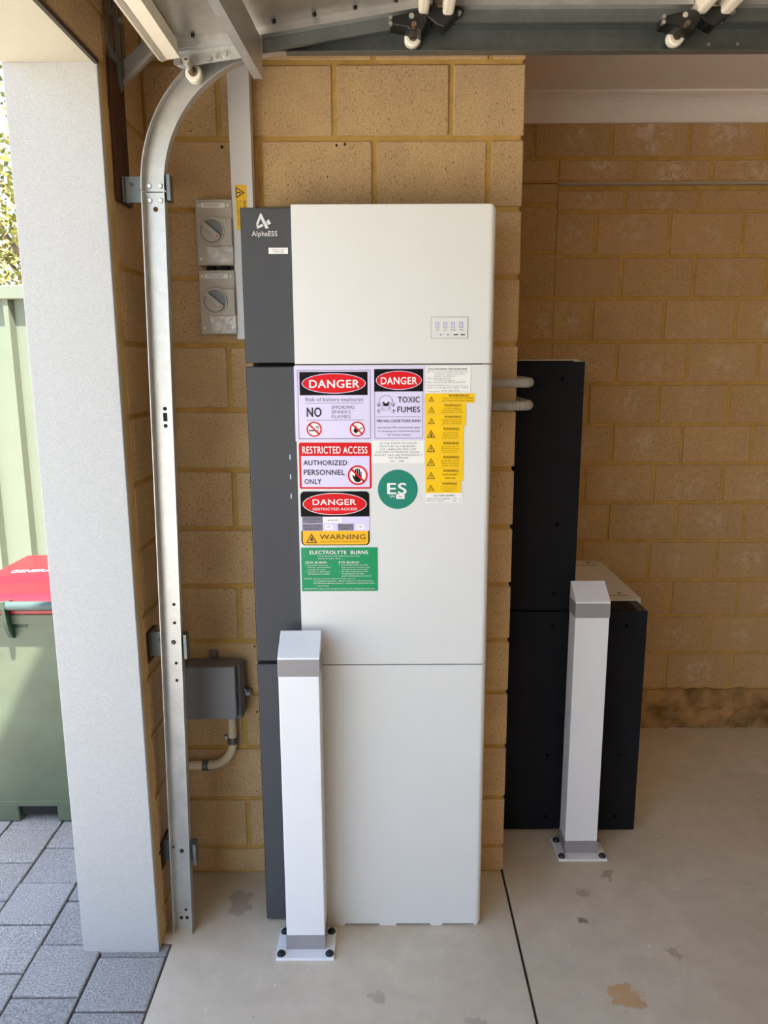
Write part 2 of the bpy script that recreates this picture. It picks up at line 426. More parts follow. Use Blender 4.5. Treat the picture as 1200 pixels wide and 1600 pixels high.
# ================================================================== THE SETTING
# ---- floor: two slabs with a control joint between them
floor = obj('floor', [box(-0.60, 3.6, -3.0, 3.3, -0.10, -0.012)], M['dirt'], kind='structure')
obj('slab', [prism([(-0.587, -3.0), (0.3615, -3.0), (0.3615, 2.2), (-0.66, 2.2), (-0.66, 1.852), (-0.587, 1.846)], -0.09, 0.0, axis='Z')], M['concrete'], floor)
obj('slab', [prism([(0.3695, -3.0), (3.6, -3.0), (3.6, 3.3), (0.30, 3.3), (0.30, 2.21), (0.3695, 2.21)], -0.09, 0.0, axis='Z')], M['concrete'], floor)

# ---- bricks
_bm = {}
def brick_mesh(w, h, d, key):
    k = (round(w, 3), round(h, 3), round(d, 3), key)
    if k not in _bm:
        v, f = box(-w / 2, w / 2, -d / 2, d / 2, -h / 2, h / 2, 0.0028, 1)
        me = bpy.data.meshes.new('brick'); me.from_pydata(v, [], f); me.materials.append(M[key]); me.update(); _bm[k] = me
    return _bm[k]
def brick(parent, x, y, z, w, h, d, key='brick', rotz=0.0):
    o = bpy.data.objects.new('brick', brick_mesh(w, h, d, key)); COL.objects.link(o); o.parent = parent
    o.location = Vector((x, y, z)) - wloc(parent); o.rotation_euler = (0, 0, rotz); return o
J = 0.0062   # half a joint
def course(parent, face_y, z0, z1, xs, key='brick', d=0.10):
    for a, b in zip(xs[:-1], xs[1:]):
        if b - a < 0.03: continue
        e = random.uniform(-0.0012, 0.0012)
        brick(parent, (a + b) / 2, face_y + d / 2 + e, (z0 + z1) / 2, b - a - 2 * J, z1 - z0 - 2 * J, d, key)

ZR = [0.0, 0.0885, 0.2555, 0.426, 0.600, 0.764, 0.9335, 1.104, 1.272, 1.4385, 1.6147, 1.790, 1.963, 2.137, 2.3175, 2.49]
YA = 2.140; XC = -0.615; XE = 0.3665
wall_front = obj('wall_front', [box(-0.70, XE - 0.007, YA + 0.005, YA + 0.11, 0.0, 2.527)], M['mortar'], kind='structure')
for i in range(15):
    typ = [-0.422, -0.123, 0.177] if i % 2 else [-0.3195, -0.0215, 0.2765]
    xs = [XC - J + 0.002] + typ + [XE + J]
    course(wall_front, YA, ZR[i], ZR[i + 1], xs)
# return of the same wall, running back behind the black cabinets
wall_return = obj('wall_return', [box(XE - 0.11, XE - 0.006, YA + 0.11, 3.3, 0.0, 2.527)], M['mortar'], kind='structure')
for i in range(8, 15):
    ys = [YA + 0.115, 2.40, 2.69, 2.98, 3.10] if i % 2 else [YA + 0.115, 2.54, 2.83, 3.10]
    for a, b in zip(ys[:-1], ys[1:]):
        brick(wall_return, XE - 0.05, (a + b) / 2, (ZR[i] + ZR[i + 1]) / 2, b - a - 2 * J, ZR[i + 1] - ZR[i] - 2 * J, 0.10, 'brick', PI / 2)
obj('drill_holes', [cyl((x, YA - 0.0016, z), (x, YA + 0.001, z), r, 8) for x, z, r in ((-0.123 + .004, 2.1195, .0035), (-0.097, 2.1225, .0035), (-0.4165, 2.117, .004), (-0.382, 0.748, .003), (-0.3825, 0.541, .003))], M['dark'], wall_front, kind='stuff')
# left jamb: brick inside, render on the reveal and outside
wall_left = obj('wall_left', [box(-0.76, XC - 0.005, 1.865, YA + 0.11, 0.0, 2.527), box(-0.76, XC - 0.005, -2.9, 1.865, 2.215, 2.527)], M['mortar'], kind='structure')
for i in range(15):
    z0, z1 = ZR[i], ZR[i + 1]
    ys = [1.864, 1.889, YA] if i % 2 == 0 else [1.864, YA]
    for a, b in zip(ys[:-1], ys[1:]):
        brick(wall_left, XC - 0.05, (a + b) / 2, (z0 + z1) / 2, b - a - (2 * J if b - a > .05 else J), z1 - z0 - 2 * J, 0.10, 'brick', PI / 2)
for (z0, z1, off) in ((2.213, 2.3175, 0.0), (2.3175, 2.49, 0.15)):
    y = 1.864
    for k in range(5):
        a = y - (0.30 if not (k == 0 and off) else off)
        brick(wall_left, XC - 0.05, (a + y) / 2, (z0 + z1) / 2, y - a - 2 * J, z1 - z0 - 2 * J, 0.10, 'brick', PI / 2); y = a
tag(obj('render', [box(-0.822, XC - 0.001, 1.816, 1.830, -0.02, 2.2085, 0.002, 2), box(-0.822, XC - 0.012, 1.829, 1.862, -0.02, 2.2085), box(-0.822, -0.76, 1.86, 2.25, -0.02, 2.527)], M['render'], wall_left), 'white painted render on the door reveal')
tag(obj('soffit', [box(-0.822, XC - 0.006, -2.9, 1.830, 2.2075, 2.2145), box(-0.822, -0.76, -2.9, 1.86, 2.2145, 2.527)], M['soffit'], wall_left), 'cream painted soffit over the door opening')
obj('lintel_edge', [box(XC - 0.006, XC + 0.003, -2.9, 1.815, 2.203, 2.2125)], M['trim_dark'], wall_left)
obj('corner_mortar', [box(XC - 0.02, XC + 0.0005, 1.8295, 1.866, 0.0, 2.21, 0.002, 1)], M['corner'], wall_left)

# back wall of the recess: an old opening bricked up under its lintel
YB = 3.125; YP = 3.105; XO = 0.667
wall_back = obj('wall_back', [box(0.25, 3.7, YB + 0.005, YB + 0.12, 0.0, 2.527), box(0.25, XO - 0.006, YP + 0.005, YB + 0.02, 0.0, 2.228),
                              box(0.25, 3.7, YP + 0.005, YB + 0.02, 2.231, 2.527)], M['mortar'], kind='structure')
ZI = [0.165, 0.330, 0.4976, 0.656, 0.8257, 0.989, 1.152, 1.311, 1.4755, 1.641, 1.806, 1.965, 2.130, 2.212]
for i in range(13):
    st = 0.931 if (12 - i) % 2 == 0 else 0.825
    xs = [XO - 0.002] + [st + 0.2845 * k for k in range(10)]
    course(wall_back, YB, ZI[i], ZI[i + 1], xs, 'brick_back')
ZP = [0.0, 0.165, 0.330, 0.4976, 0.656, 0.8257, 0.989, 1.152, 1.311, 1.4755, 1.642, 1.8085, 1.9768, 2.151, 2.2325]
for i in range(14):
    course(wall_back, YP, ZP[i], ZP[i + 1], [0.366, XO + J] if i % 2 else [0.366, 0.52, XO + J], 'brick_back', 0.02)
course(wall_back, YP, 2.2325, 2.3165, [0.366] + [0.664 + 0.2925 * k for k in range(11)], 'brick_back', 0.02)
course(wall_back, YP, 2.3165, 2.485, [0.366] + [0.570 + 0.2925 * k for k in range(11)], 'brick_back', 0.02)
trim_2 = obj('trim_2', [box(XO - 0.004, 3.6, YP - 0.001, YB + 0.03, 2.2235, 2.2285), box(XO - 0.004, 3.6, YP + 0.002, YP + 0.006, 2.2285, 2.233)], M['seal'], kind='structure')
tag(trim_2, 'thin steel lintel over the bricked up opening')
# rough mortar band along the foot of the back wall
bm = bmesh.new(); nx = 90
prof = [(0.0, -0.002), (0.035, 0.0), (0.040, 0.05), (0.030, 0.078), (0.012, 0.088), (0.009, 0.135), (0.002, 0.165), (-0.02, 0.168)]
rows = []
for i in range(nx):
    x = 0.40 + 2.6 * i / (nx - 1)
    rows.append([bm.verts.new((x, YB - d * (0.75 + 0.5 * random.random()) , z + (random.uniform(-.006, .006) if 0 < k < 7 else 0))) for k, (d, z) in enumerate(prof)])
for i in range(nx - 1):
    for k in range(len(prof) - 1): bm.faces.new((rows[i][k], rows[i + 1][k], rows[i + 1][k + 1], rows[i][k + 1]))
obj('baseboard_back', [from_bm(bm)], M['plinth'], kind='structure')

# plain far walls of the garage (behind and beside the camera)
obj('wall_right', [box(3.6, 3.72, -3.1, 3.3, 0, 2.527)], M['wall_paint'], kind='structure')
obj('wall_near', [box(-0.82, 3.72, -3.1, -2.9, 0, 2.527)], M['wall_paint'], kind='structure')
obj('ceiling', [box(-0.82, 3.72, -3.1, 3.3, 2.527, 2.56)], M['ceiling'], kind='structure')
cp = [(YP, 2.438), (YP, 2.53), (3.012, 2.53), (3.012, 2.519), (3.022, 2.516)]
for k in range(1, 7):
    a = k / 7 * PI / 2; cp.append((3.022 + 0.068 * math.sin(a), 2.448 + 0.068 * math.cos(a)))
cp += [(3.092, 2.446), (3.092, 2.438)]
obj('trim_1', [prism(cp, XE - 0.02, 3.6, axis='X')], M['cornice'], kind='structure')
# unseen slab added above the garage, eave slanted to shade paving and bin
obj('shade_roof', [prism([(3.9, -3.4), (3.9, 3.5), (-0.60, 3.5), (-0.60, 1.917), (-1.25, 1.485), (-1.25, -3.4)], 2.60, 2.68, axis='Z')], M['shade_roof'], kind='structure')

# ---- paving outside
driveway = obj('driveway', [box(-9.0, -0.588, -7.0, 9.0, -0.12, -0.012), box(-0.66, -0.588, 1.5, 1.85, -0.012, -0.006)], M['dirt'], kind='structure')
pm = {}
def paver(x0, x1, y0, y1):
    k = (round(x1 - x0, 3), round(y1 - y0, 3))
    if k not in pm:
        v, f = box(-k[0] / 2, k[0] / 2, -k[1] / 2, k[1] / 2, -0.05, 0, 0.004, 2)
        me = bpy.data.meshes.new('paver'); me.from_pydata(v, [], f); me.materials.append(M['paver']); me.update(); pm[k] = me
    o = bpy.data.objects.new('paver', pm[k]); COL.objects.link(o); o.parent = driveway
    o.location = Vector(((x0 + x1) / 2, (y0 + y1) / 2, -0.001 + random.uniform(-0.003, 0.0015))) - wloc(driveway)
    o.rotation_euler = (random.uniform(-.006, .006), random.uniform(-.006, .006), random.uniform(-.008, .008))
XL = [-0.590, -0.7735, -0.9500, -1.1265, -1.303, -1.4795, -1.656, -1.8325]
for i in range(7):
    y = 0.912 if i == 0 else (0.957 if i % 2 else 0.859)
    while y < (1.78 if i == 0 else 3.1):
        x0 = XL[i + 1]
        if not (y + 0.177 > 1.85 and x0 > -0.80): paver(XL[i + 1] + 0.003, XL[i] - 0.003, y + 0.003, y + 0.174)
        y += 0.177
    if i == 0: paver(XL[1] + 0.003, XL[0] - 0.003, y + 0.003, 1.845)
obj('paving', [box(-9.0, -1.84, -7.0, 3.12, -0.05, -0.004), box(-1.84, -0.588, -7.0, 0.86, -0.05, -0.004), box(-9, -0.83, 3.12, 9.0, -0.05, -0.004)], M['ground'], driveway)

# ================================================================== GARAGE DOOR (open, overhead)
door = empty('door_1', (0.7, -0.5, 2.33), kind='structure'); tag(door, 'open sectional garage door overhead with galvanised inner faces')
DY0, DY1 = -2.80, 1.862
def section(xa, za, xb, zb):
    L = math.hypot(xb - xa, zb - za); ux, uz = (xb - xa) / L, (zb - za) / L; nx_, nz_ = -uz, ux
    def q(s_, t): return (xa + ux * s_ + nx_ * t, za + uz * s_ + nz_ * t)
    p = obj('door_panel', [prism([q(0, 0), q(L, 0), q(L, 0.035), q(0, 0.035)], DY0, DY1)], M['panel_steel'], door)
    st = obj('end_stile', [prism([q(0.01, -0.016), q(L - .01, -0.016), q(L - .01, 0.0), q(0.01, 0.0)], DY1 - 0.03, DY1 - 0.004)], M['galv'], p)
    obj('stile_web', [prism([q(0.01, -0.042), q(L - .01, -0.042), q(L - .01, -0.014), q(0.01, -0.014)], DY1 - 0.010, DY1)], M['galv_shaded'], p)
    k = 0
    bs = []
    s_ = 0.05
    while s_ < L - 0.03:
        a = q(s_, 0.0); bs.append(cyl((a[0], DY1 - 0.05, a[1]), (a[0] + nx_ * -0.006, DY1 - 0.05, a[1] - nz_ * 0.006), 0.0045, 8)); s_ += 0.088
    obj('rivets', bs, M['plastic_black'], p, kind='stuff')
    return p
section(-0.455, 2.252, 0.086, 2.334)
section(0.142, 2.337, 0.682, 2.337)
section(0.738, 2.337, 1.278, 2.337)
section(1.334, 2.337, 1.874, 2.337)
def joint(x):
    obj('section_edge', [box(x - 0.036, x - 0.014, DY0, DY1 - 0.012, 2.298, 2.345, 0.006)], M['lip'], door)
    obj('section_edge', [box(x + 0.016, x + 0.040, DY0, DY1 - 0.012, 2.298, 2.345, 0.006)], M['lip'], door)
    obj('joint_strip', [box(x - 0.02, x + 0.02, DY0, DY1 - 0.012, 2.328, 2.340)], M['galv'], door)
for x in (0.114, 0.710, 1.306): joint(x)
def roller(x, z):
    r = obj('roller', [cyl((x, 1.866, z), (x, 1.886, z), 0.0185, 24), cyl((x, 1.863, z), (x, 1.866, z), 0.016, 24, 0.0185)], M['nylon'], door)
    obj('axle', [cyl((x, 1.80, z + 0.002), (x, 1.862, z), 0.0052, 10), cyl((x, 1.858, z), (x, 1.864, z), 0.0095, 14)], M['rust_steel'], r)
def hinge(dx):
    h = obj('hinge', [prism([(a + dx, b) for a, b in [(.018, 2.2925), (.082, 2.306), (.094, 2.300), (.098, 2.286), (.084, 2.262), (.0765, 2.266), (.0606, 2.266), (.055, 2.271), (.018, 2.278)]], 1.815, 1.858, 0.003),
                      prism([(a + dx, b) for a, b in [(.086, 2.300), (.101, 2.326), (.112, 2.326), (.121, 2.314), (.168, 2.314), (.175, 2.308), (.150, 2.288), (.134, 2.274), (.119, 2.279), (.100, 2.292)]], 1.822, 1.862, 0.003),
                      prism([(a + dx, b) for a, b in [(.075, 2.308), (.112, 2.308), (.105, 2.285), (.085, 2.285)]], 1.83, 1.86)], M['plastic_black'], door)
    for (a, b, r_) in ((.018, 2.290, .0042), (.018, 2.279, .0042), (.063, 2.293, .0058), (.103, 2.320, .005), (.166, 2.299, .004)):
        obj('bolt', [cyl((a + dx, 1.811, b), (a + dx, 1.822, b), r_, 10)], M['steel'], h)
for dx in (0.0, 0.584): hinge(dx)
roller(-0.4200, 2.202); roller(0.0680, 2.2715); roller(0.650, 2.2715)
# bottom edge of the door: cream rail, rubber seal, roller bracket
obj('bottom_rail', [prism([(-0.462, 2.207), (-0.434, 2.211), (-0.440, 2.250), (-0.468, 2.246)], DY0, 1.806, 0.002)], M['lip'], door)
obj('bottom_seal', [prism([(-0.4635, 2.207), (-0.4675, 2.236), (-0.486, 2.236), (-0.490, 2.222), (-0.482, 2.209), (-0.474, 2.204)], DY0, 1.81)], M['seal'], door)
br = obj('bottom_bracket', [prism([(-0.458, 2.212), (-0.440, 2.204), (-0.405, 2.2125), (-0.312, 2.2235), (-0.262, 2.230), (-0.262, 2.260), (-0.458, 2.236)], 1.846, 1.850),
                            prism([(-0.450, 2.2325), (-0.262, 2.257), (-0.262, 2.269), (-0.450, 2.2445)], 1.834, 1.848)], M['galv'], door)
for (a, b) in ((-0.345, 2.231), (-0.294, 2.236), (-0.380, 2.221), (-0.366, 2.227), (-0.446, 2.213)):
    obj('bolt', [cyl((a, 1.838, b), (a, 1.848, b), 0.0055, 10)], M['steel'], br)
obj('roller_holder', [cyl((-0.424, 1.816, 2.214), (-0.424, 1.845, 2.214), 0.0095, 14), cyl((-0.4205, 1.80, 2.204), (-0.4205, 1.83, 2.203), 0.007, 12)], M['galv'], br)
# strut across the bottom section
def strut():
    P = [(0, 2.182), (0.020, 2.182), (0.020, 2.262), (0.017, 2.262), (0.017, 2.1855), (0.003, 2.1855), (0.003, 2.194), (0, 2.194)]
    obj('strut', [sweep(lambda t: [Vector((-0.2835 - 0.0385 * t + a, 1.846 - 0.846 * t, z)) for a, z in P], [0.0, 0.5, 1.0])], M['galv'], door)
strut()

# ================================================================== DOOR TRACK
tr = empty('door_track', (-0.566, 1.89, 0.0), 'galvanised roller track rising beside the left brick corner and curving overhead', 'track')
YW, YF = 1.902, 1.876
def cprof(c, n):   # c: centre (x,z), n: unit normal in XZ pointing to outer flange
    hw = 0.0268; t = 0.002
    P = [(-hw, YF), (-hw, YW), (hw, YW), (hw, YF), (hw - t, YF), (hw - t, YW - t), (-hw + t, YW - t), (-hw + t, YF)]
    return [Vector((c[0] + n[0] * a, y, c[1] + n[1] * a)) for a, y in P]
vx0, vx1 = -0.5672, -0.5292
def vert(z): x = vx0 + (vx1 - vx0) * z / 1.96; return cprof((x, z), (-1, 0))
obj('vertical_rail', [sweep(vert, [0.0, 0.5, 1.0, 1.5, 1.957])], M['galv'], tr)
RC = 0.314; cc = (vx1 + RC, 1.96)
def curve(a): return cprof((cc[0] - RC * math.cos(a), cc[1] + RC * math.sin(a)), (-math.cos(a), math.sin(a)))
obj('curved_rail', [sweep(curve, [PI / 2 * k / 36 for k in range(37)])], M['galv'], tr, smooth=False)
def hor(x): return cprof((x, 1.96 + RC), (0, 1))
obj('horizontal_rail', [sweep(hor, [cc[0] + 0.0005, 0.5, 1.2, 2.4])], M['galv_shaded'], tr)
def bolt_on(name, x, z, r, y=YW - 0.002, h=0.004, m='steel'):
    return obj(name, [cyl((x, y - h, z), (x, y, z), r * 0.7, 10, r)], M[m], tr)
for x, z in ((-0.5425, 1.972), (-0.517, 1.972), (-0.543, 1.940), (-0.518, 1.940)): bolt_on('bolt', x, z, 0.0062)
obj('hole', [cyl((-0.5310, YW - 0.0025, 1.921), (-0.5310, YW - 0.0018, 1.921), 0.0058, 12)], M['rust'], tr)
def lx(z): return vx0 + (vx1 - vx0) * z / 1.96
hs = []
for z in (1.458, 1.416): hs.append(cyl((lx(z) + .002, YW - 0.0025, z), (lx(z) + .002, YW - 0.0018, z), 0.005, 10))
hs.append(box(lx(1.437) - 0.003, lx(1.437) + 0.007, YW - 0.0025, YW - 0.0018, 1.427, 1.448))
for z in (0.956, 0.906, 0.795, 0.747, 0.06): hs.append(cyl((lx(z) + .005, YW - 0.0025, z), (lx(z) + .005, YW - 0.0018, z), 0.0042, 10))
for k in (-1, 1): hs.append(cyl((lx(0) + .008 * k, YW - 0.0025, 0.035), (lx(0) + .008 * k, YW - 0.0018, 0.035), 0.005, 10))
obj('holes', hs, M['dark'], tr, kind='stuff')
for z in (0.853, 0.245): bolt_on('bolt', lx(z), z, 0.0065, m='bolt')
for x, z in ((0.735, 2.2668), (0.8, 2.2668), (-0.262, 2.2665)): bolt_on('bolt', x, z, 0.0038)
def bracket(z0, z1, right, off=0.002, name='wall_bracket'):
    b = obj(name, [box(XC + off, right, 1.904, 1.909, z0, z1), box(right - 0.0075, right, 1.880, 1.906, z0, z1), box(XC + off, XC + off + 0.004, 1.895, 1.960, z0, z1)], M['galv_shaded'], tr)
    if off < 0.005: obj('rust_stain', [box(XC + 0.0005, XC + 0.0035, 1.878, 1.945, z0 - 0.012, z1 + 0.006, 0.001)], M['rust'], b)
    obj('screw', [cyl((XC + 0.030, 1.900, (z0 + z1) / 2 + 0.012), (XC + 0.030, 1.905, (z0 + z1) / 2 + 0.012), 0.004, 8)], M['bolt'], b)
bracket(1.937, 1.994, -0.490, 0.0105); bracket(0.8145, 0.880, -0.512); bracket(0.213, 0.277, -0.519)

# brown timber packer and slotted angle above it
tag(obj('timber_packer', [box(XC + 0.002, XC + 0.009, 1.868, 1.962, 1.935, 2.238, 0.001)], M['rust']), 'dark brown timber packer fixed upright on the brick jamb behind the track', 'timber')
sa = empty('slotted_bracket', (XC + 0.03, 1.93, 2.19), 'grey slotted steel angle with diagonal strap above the brown timber packer', 'bracket')
sx0, sx1 = XC + 0.0095, XC + 0.0130
yy = [1.865, 1.880, 1.903, 1.930, 1.953, 1.978]; zz = [2.236, 2.258, 2.326, 2.348, 2.416, 2.438, 2.500]
pl_ = [box(sx0, sx1, yy[k], yy[k + 1], zz[0], zz[-1]) for k in (0, 2, 4)]
for k in (1, 3):
    pl_ += [box(sx0, sx1, yy[k], yy[k + 1], zz[j], zz[j + 1]) for j in (0, 2, 4)]
pl_.append(prism([(1.915, 2.236), (1.915, 2.20), (1.928, 2.180), (1.978, 2.222), (1.978, 2.236)], sx0, sx1, axis='X'))
obj('slotted_plate', pl_, M['galv_shaded'], sa)
obj('strap', [prism([(-0.608, 2.200), (-0.44, 2.346), (-0.44, 2.402), (-0.608, 2.256)], 1.960, 1.963), prism([(-0.608, 2.200), (-0.44, 2.346), (-0.44, 2.356), (-0.608, 2.210)], 1.946, 1.961)], M['galv'], sa)
obj('bolt', [cyl((sx1, 1.940, 2.337), (sx1 + 0.008, 1.940, 2.337), 0.007, 10)], M['steel'], sa)

# ================================================================== STORAGE CABINETS
DF = 1.9085; CX = -0.338; CW = 0.606; STRIP = 0.1215; DEP = 0.226
def module(name, label, cat, group, z0, h, feet=False, top=False, inv=False):
    r = empty(name, (CX, DF, z0), label, cat, group)
    X0, X1 = CX, CX + CW; zb = z0 + (0.0 if feet else 0.0015); zt = z0 + h - 0.0015
    xs = X0 + STRIP
    tag(obj('body', [box(xs - 0.002, X1 - 0.006, DF + 0.034, DF + DEP, zb + 0.006, zt - 0.0005, 0.004)], M['cream'], r), 'cream painted steel case')
    # white door: outline with rounded right corners and slots along its foot
    rad = 0.016
    pts = [(xs, zb)]
    if feet:
        for a, b in ((0.10, 0.20), (0.245, 0.345), (0.375, 0.468)):
            pts += [(xs + a, zb), (xs + a + 0.003, zb + 0.0065), (xs + b - 0.003, zb + 0.0065), (xs + b, zb)]
    rb = rad if feet else 0.003; rt = rad if inv else 0.003
    for k in range(7): a = -PI / 2 + k / 6 * PI / 2; pts.append((X1 - rb + rb * math.cos(a), zb + rb + rb * math.sin(a)))
    for k in range(7): a = k / 6 * PI / 2; pts.append((X1 - rt + rt * math.cos(a), zt - rt + rt * math.sin(a)))
    pts.append((xs, zt))
    # front face flat, right-hand vertical edge rolled back
    bm = bmesh.new()
    def ring(y, inset):
        out = []
        for (x, z) in pts:
            xx = X1 - inset - (X1 - x) * (1 - inset / CW) if x > X1 - 0.05 else x
            out.append(bm.verts.new((min(x, X1 - inset) if x > X1 - 0.03 else x, y, z)))
        return out
    R = 0.014; steps = [(DF + R - R * math.cos(t), R - R * math.sin(t)) for t in [PI / 2 * k / 5 for k in range(6)]]
    rings = [ring(y, i) for y, i in steps] + [ring(DF + 0.034, 0.0)]
    n = len(pts)
    bm.faces.new(rings[0])
    for A, B in zip(rings[:-1], rings[1:]):
        for i in range(n): bm.faces.new((A[i], B[i], B[(i + 1) % n], A[(i + 1) % n]))
    bm.faces.new(rings[-1][::-1])
    bmesh.ops.recalc_face_normals(bm, faces=bm.faces[:])
    tag(obj('front_door', [from_bm(bm)], M['door_white'], r), 'smooth white front door')
    zc = zb + (0.009 if feet else 0.003)
    tag(obj('end_cover', [box(X0, xs - 0.0015, DF + 0.0165, DF + 0.05, zc, zt - 0.003, 0.003)], M['charcoal'], r), 'charcoal strip down the front')
    sp = tag(obj('side_panel', [box(X0 + 0.001, xs - 0.003, DF + 0.0505, DF + DEP, zc, zt - 0.003, 0.002), box(X0 - 0.001, X0 + 0.004, DF + 0.018, DF + DEP - 0.002, zc, zt - 0.003, 0.001)], M['black_side'], r), 'black end panel')
    zs = (0.055, 0.28, h - 0.055) if not inv else (0.05, h - 0.05)
    for z in zs:
        obj('screw', [cyl((X0 - 0.003, DF + 0.083, z0 + z), (X0 + 0.0, DF + 0.083, z0 + z), 0.0058, 10, 0.0065)], M['screw'], sp)
    obj('gap_seal', [box(X0 + 0.012, X1 - 0.02, DF + 0.05, DF + DEP - 0.01, z0 + (0.0 if feet else -0.001), zt)], M['dark'], r)
    if top:
        tc = tag(obj('top_cover', [prism([(xs - 0.022 + .0, DF + 0.012), (X1 - 0.018, DF + 0.012), (X1 - 0.004, DF + 0.026), (X1 - 0.004, DF + DEP), (xs - 0.022, DF + DEP)], zt, zt + 0.0045, axis='Z')], M['cream'], r), 'cream top plate')
        for x in (xs + 0.02, X1 - 0.075): obj('seam', [box(x, x + 0.003, DF + 0.04, DF + DEP - .02, zt + 0.004, zt + 0.005)], M['dark'], tc)
        for x, y in ((xs + 0.045, DF + 0.06), (X1 - 0.035, DF + 0.06)):
            obj('screw', [cyl((x, y, zt + 0.004), (x, y, zt + 0.0065), 0.005, 10)], M['bolt'], tc)
    return r
Z1, Z2, Z3 = 0.785, 1.5628, 1.9335
G = 'battery modules of the storage cabinets'
lower = module('battery_module', 'white lower battery module standing on the concrete behind the left bollard', 'battery cabinet', G, 0.0, Z1, feet=True)
b_top = module('battery_module', 'upper black battery module of the tall stack in the recess, screwed end panel towards us', 'battery cabinet', G, 0.0, Z1, top=True)
b_low = copy_tree(lower); b_low['label'] = 'lower black battery module under the tall stack in the recess, behind the brick corner'
b_short = copy_tree(b_top); b_short['label'] = 'short black battery module with cream top plate, right of the tall black stack'
for o, x, z in ((b_low, 0.6235, 0.0), (b_top, 0.6235, Z1), (b_short, 0.8615, 0.0)):
    o.location = (x, 2.350, z); o.rotation_euler = (0, 0, PI / 2)
mid = module('battery_module', 'white middle battery module covered in danger and warning stickers', 'battery cabinet', G, Z1, Z2 - Z1)
inv = module('inverter_module', 'white inverter module on top of the stack with logo and small display', 'inverter cabinet', None, Z2, Z3 - Z2, inv=True)

# logo, name and label on the charcoal strip of the inverter
YS = DF + 0.0165
lg = []
def lp(pts):   # logo drawn in millimetres from the strip's top left corner
    lg.append(([Vector((CX + a / 1000, YS - 0.0012, Z3 - b / 1000)) for a, b in pts], [tuple(range(len(pts)))[::-1]]))
lp([(47.3, 18.0), (50.2, 18.6), (66.5, 51.5), (59.2, 52.6), (47.8, 29.5), (43.2, 40.0), (40.6, 48.0), (38.2, 51.8), (37.6, 40.0)])
lp([(38.6, 53.0), (41.0, 47.2), (49.8, 41.6), (54.6, 45.8), (50.0, 48.8)])
lp([(60.8, 36.6), (67.0, 31.2), (72.4, 41.4), (64.6, 44.6)])
obj('logo', lg, M['logo'], inv)
s = Sign(CX + 0.0255, Z3 - 0.0755, CX + 0.0865, Z3 - 0.0575, YS)
s.text('AlphaESS', 0.0, 1.0, 0.0, 0.66, 'logo', 0.012, 0)
obj('brand_lettering', [l[:3] for l in s.letters], M['logo'], inv)
s = Sign(-0.2735, 1.8235, -0.2275, 1.8375, YS)
s.text('BATTERY SYSTEM', 0.18, 0.82, 0.22, 0.42, 'greyink', 0.01); s.text('INVERTER', 0.24, 0.78, 0.58, 0.78, 'greyink', 0.01)
s.build('small_label', M['paper'], inv, 'small white printed label on the charcoal strip')
for z in (1.3343, 1.2843, 1.2343):
    obj('indicator', [box(-0.2375, -0.2345, YS - 0.0012, YS + 0.001, z - 0.006, z + 0.006)], M['led'], mid)
# display on the inverter door
s = Sign(0.115, 1.6238, 0.2042, 1.6746, DF)
s.frame(0, 0, 1, 1, 'greyink', 0.016, 0.4)
for k, u in enumerate((0.175, 0.39, 0.60, 0.82)):
    s.rect(u - 0.05, 0.26, u + 0.05, 0.50, 'paleblue'); s.frame(u - 0.05, 0.24, u + 0.05, 0.51, 'greyink', 0.012, 2)
for t, u0, u1 in (('GRID', .13, .22), ('SOC', .35, .43), ('ONLINE', .53, .68), ('WIFI', .78, .88)): s.text(t, u0, u1, 0.58, 0.635, 'greyink', 0.01)
for u0, u1, m in ((.06, .10, 'paleblue'), (.15, .19, 'paleblue'), (.25, .30, 'greyink'), (.35, .39, 'paleblue'), (.44, .49, 'greyink'), (.53, .57, 'paleblue'), (.62, .74, 'ink'), (.81, .93, 'ink')):
    s.rect(u0, 0.80, u1, 0.85, m)
s.build('display', M['door_white'], inv, 'small display with four status icons')

# ------------------------------------------------ stickers on the middle module
def nosym(s, cu, cv, ru, lay=4):
    s.ring(cu, cv, ru, 'red', 0.17, lay); a = s.asp(); k = 0.66
    s.bar(cu - ru * k, cv - ru * k * a, cu + ru * k, cv + ru * k * a, ru * 0.2, 'red', lay)
def uvx(r, px):    # helper for fractions measured on the sign
    return (px - r[0]) / (r[1] - r[0])
# 1 danger: battery explosion
s = Sign(-0.2190, 1.3755, -0.0282, 1.5595, DF)
U = lambda x: (x - 20) / 1015; V = lambda y: (y - 92) / 1030
s.frame(U(62), V(148), U(1015), V(1090), 'greyink', 0.008)
s.rect(U(90), V(172), U(978), V(488), 'black')
s.oval(U(537), V(328), U(955) - U(537), V(465) - V(328), 'lilac', 2); s.oval(U(537), V(328), U(945) - U(537), V(456) - V(328), 'red', 3)
s.text('DANGER', U(215), U(872), V(275), V(385), 'white', 0.025, 4)
s.text('Risk of battery explosion', U(165), U(915), V(515), V(570), 'greyink', 0.0)
s.rect(U(165), V(594), U(922), V(600), 'greyink'); s.rect(U(172), V(824), U(925), V(830), 'greyink')
s.text('NO', U(175), U(370), V(650), V(780), 'ink', 0.03)
for t, u1, v0, v1 in (('SMOKING', 800, 628, 674), ('SPARKS', 750, 694, 738), ('FLAMES', 752, 758, 802)): s.text(t, U(502), U(u1), V(v0), V(v1), 'greyink', 0.004)
s.oval(U(268), V(955), .096, .096 * s.asp(), 'white', 1); s.oval(U(836), V(955), .096, .096 * s.asp(), 'white', 1)
s.rect(U(200), V(965), U(300), V(981), 'black', 2); s.rect(U(306), V(965), U(326), V(981), 'greyink', 2)
for o_ in (0, 22): s.bar(U(290 + o_), V(905), U(310 + o_), V(945), .012, 'greyink', 2)
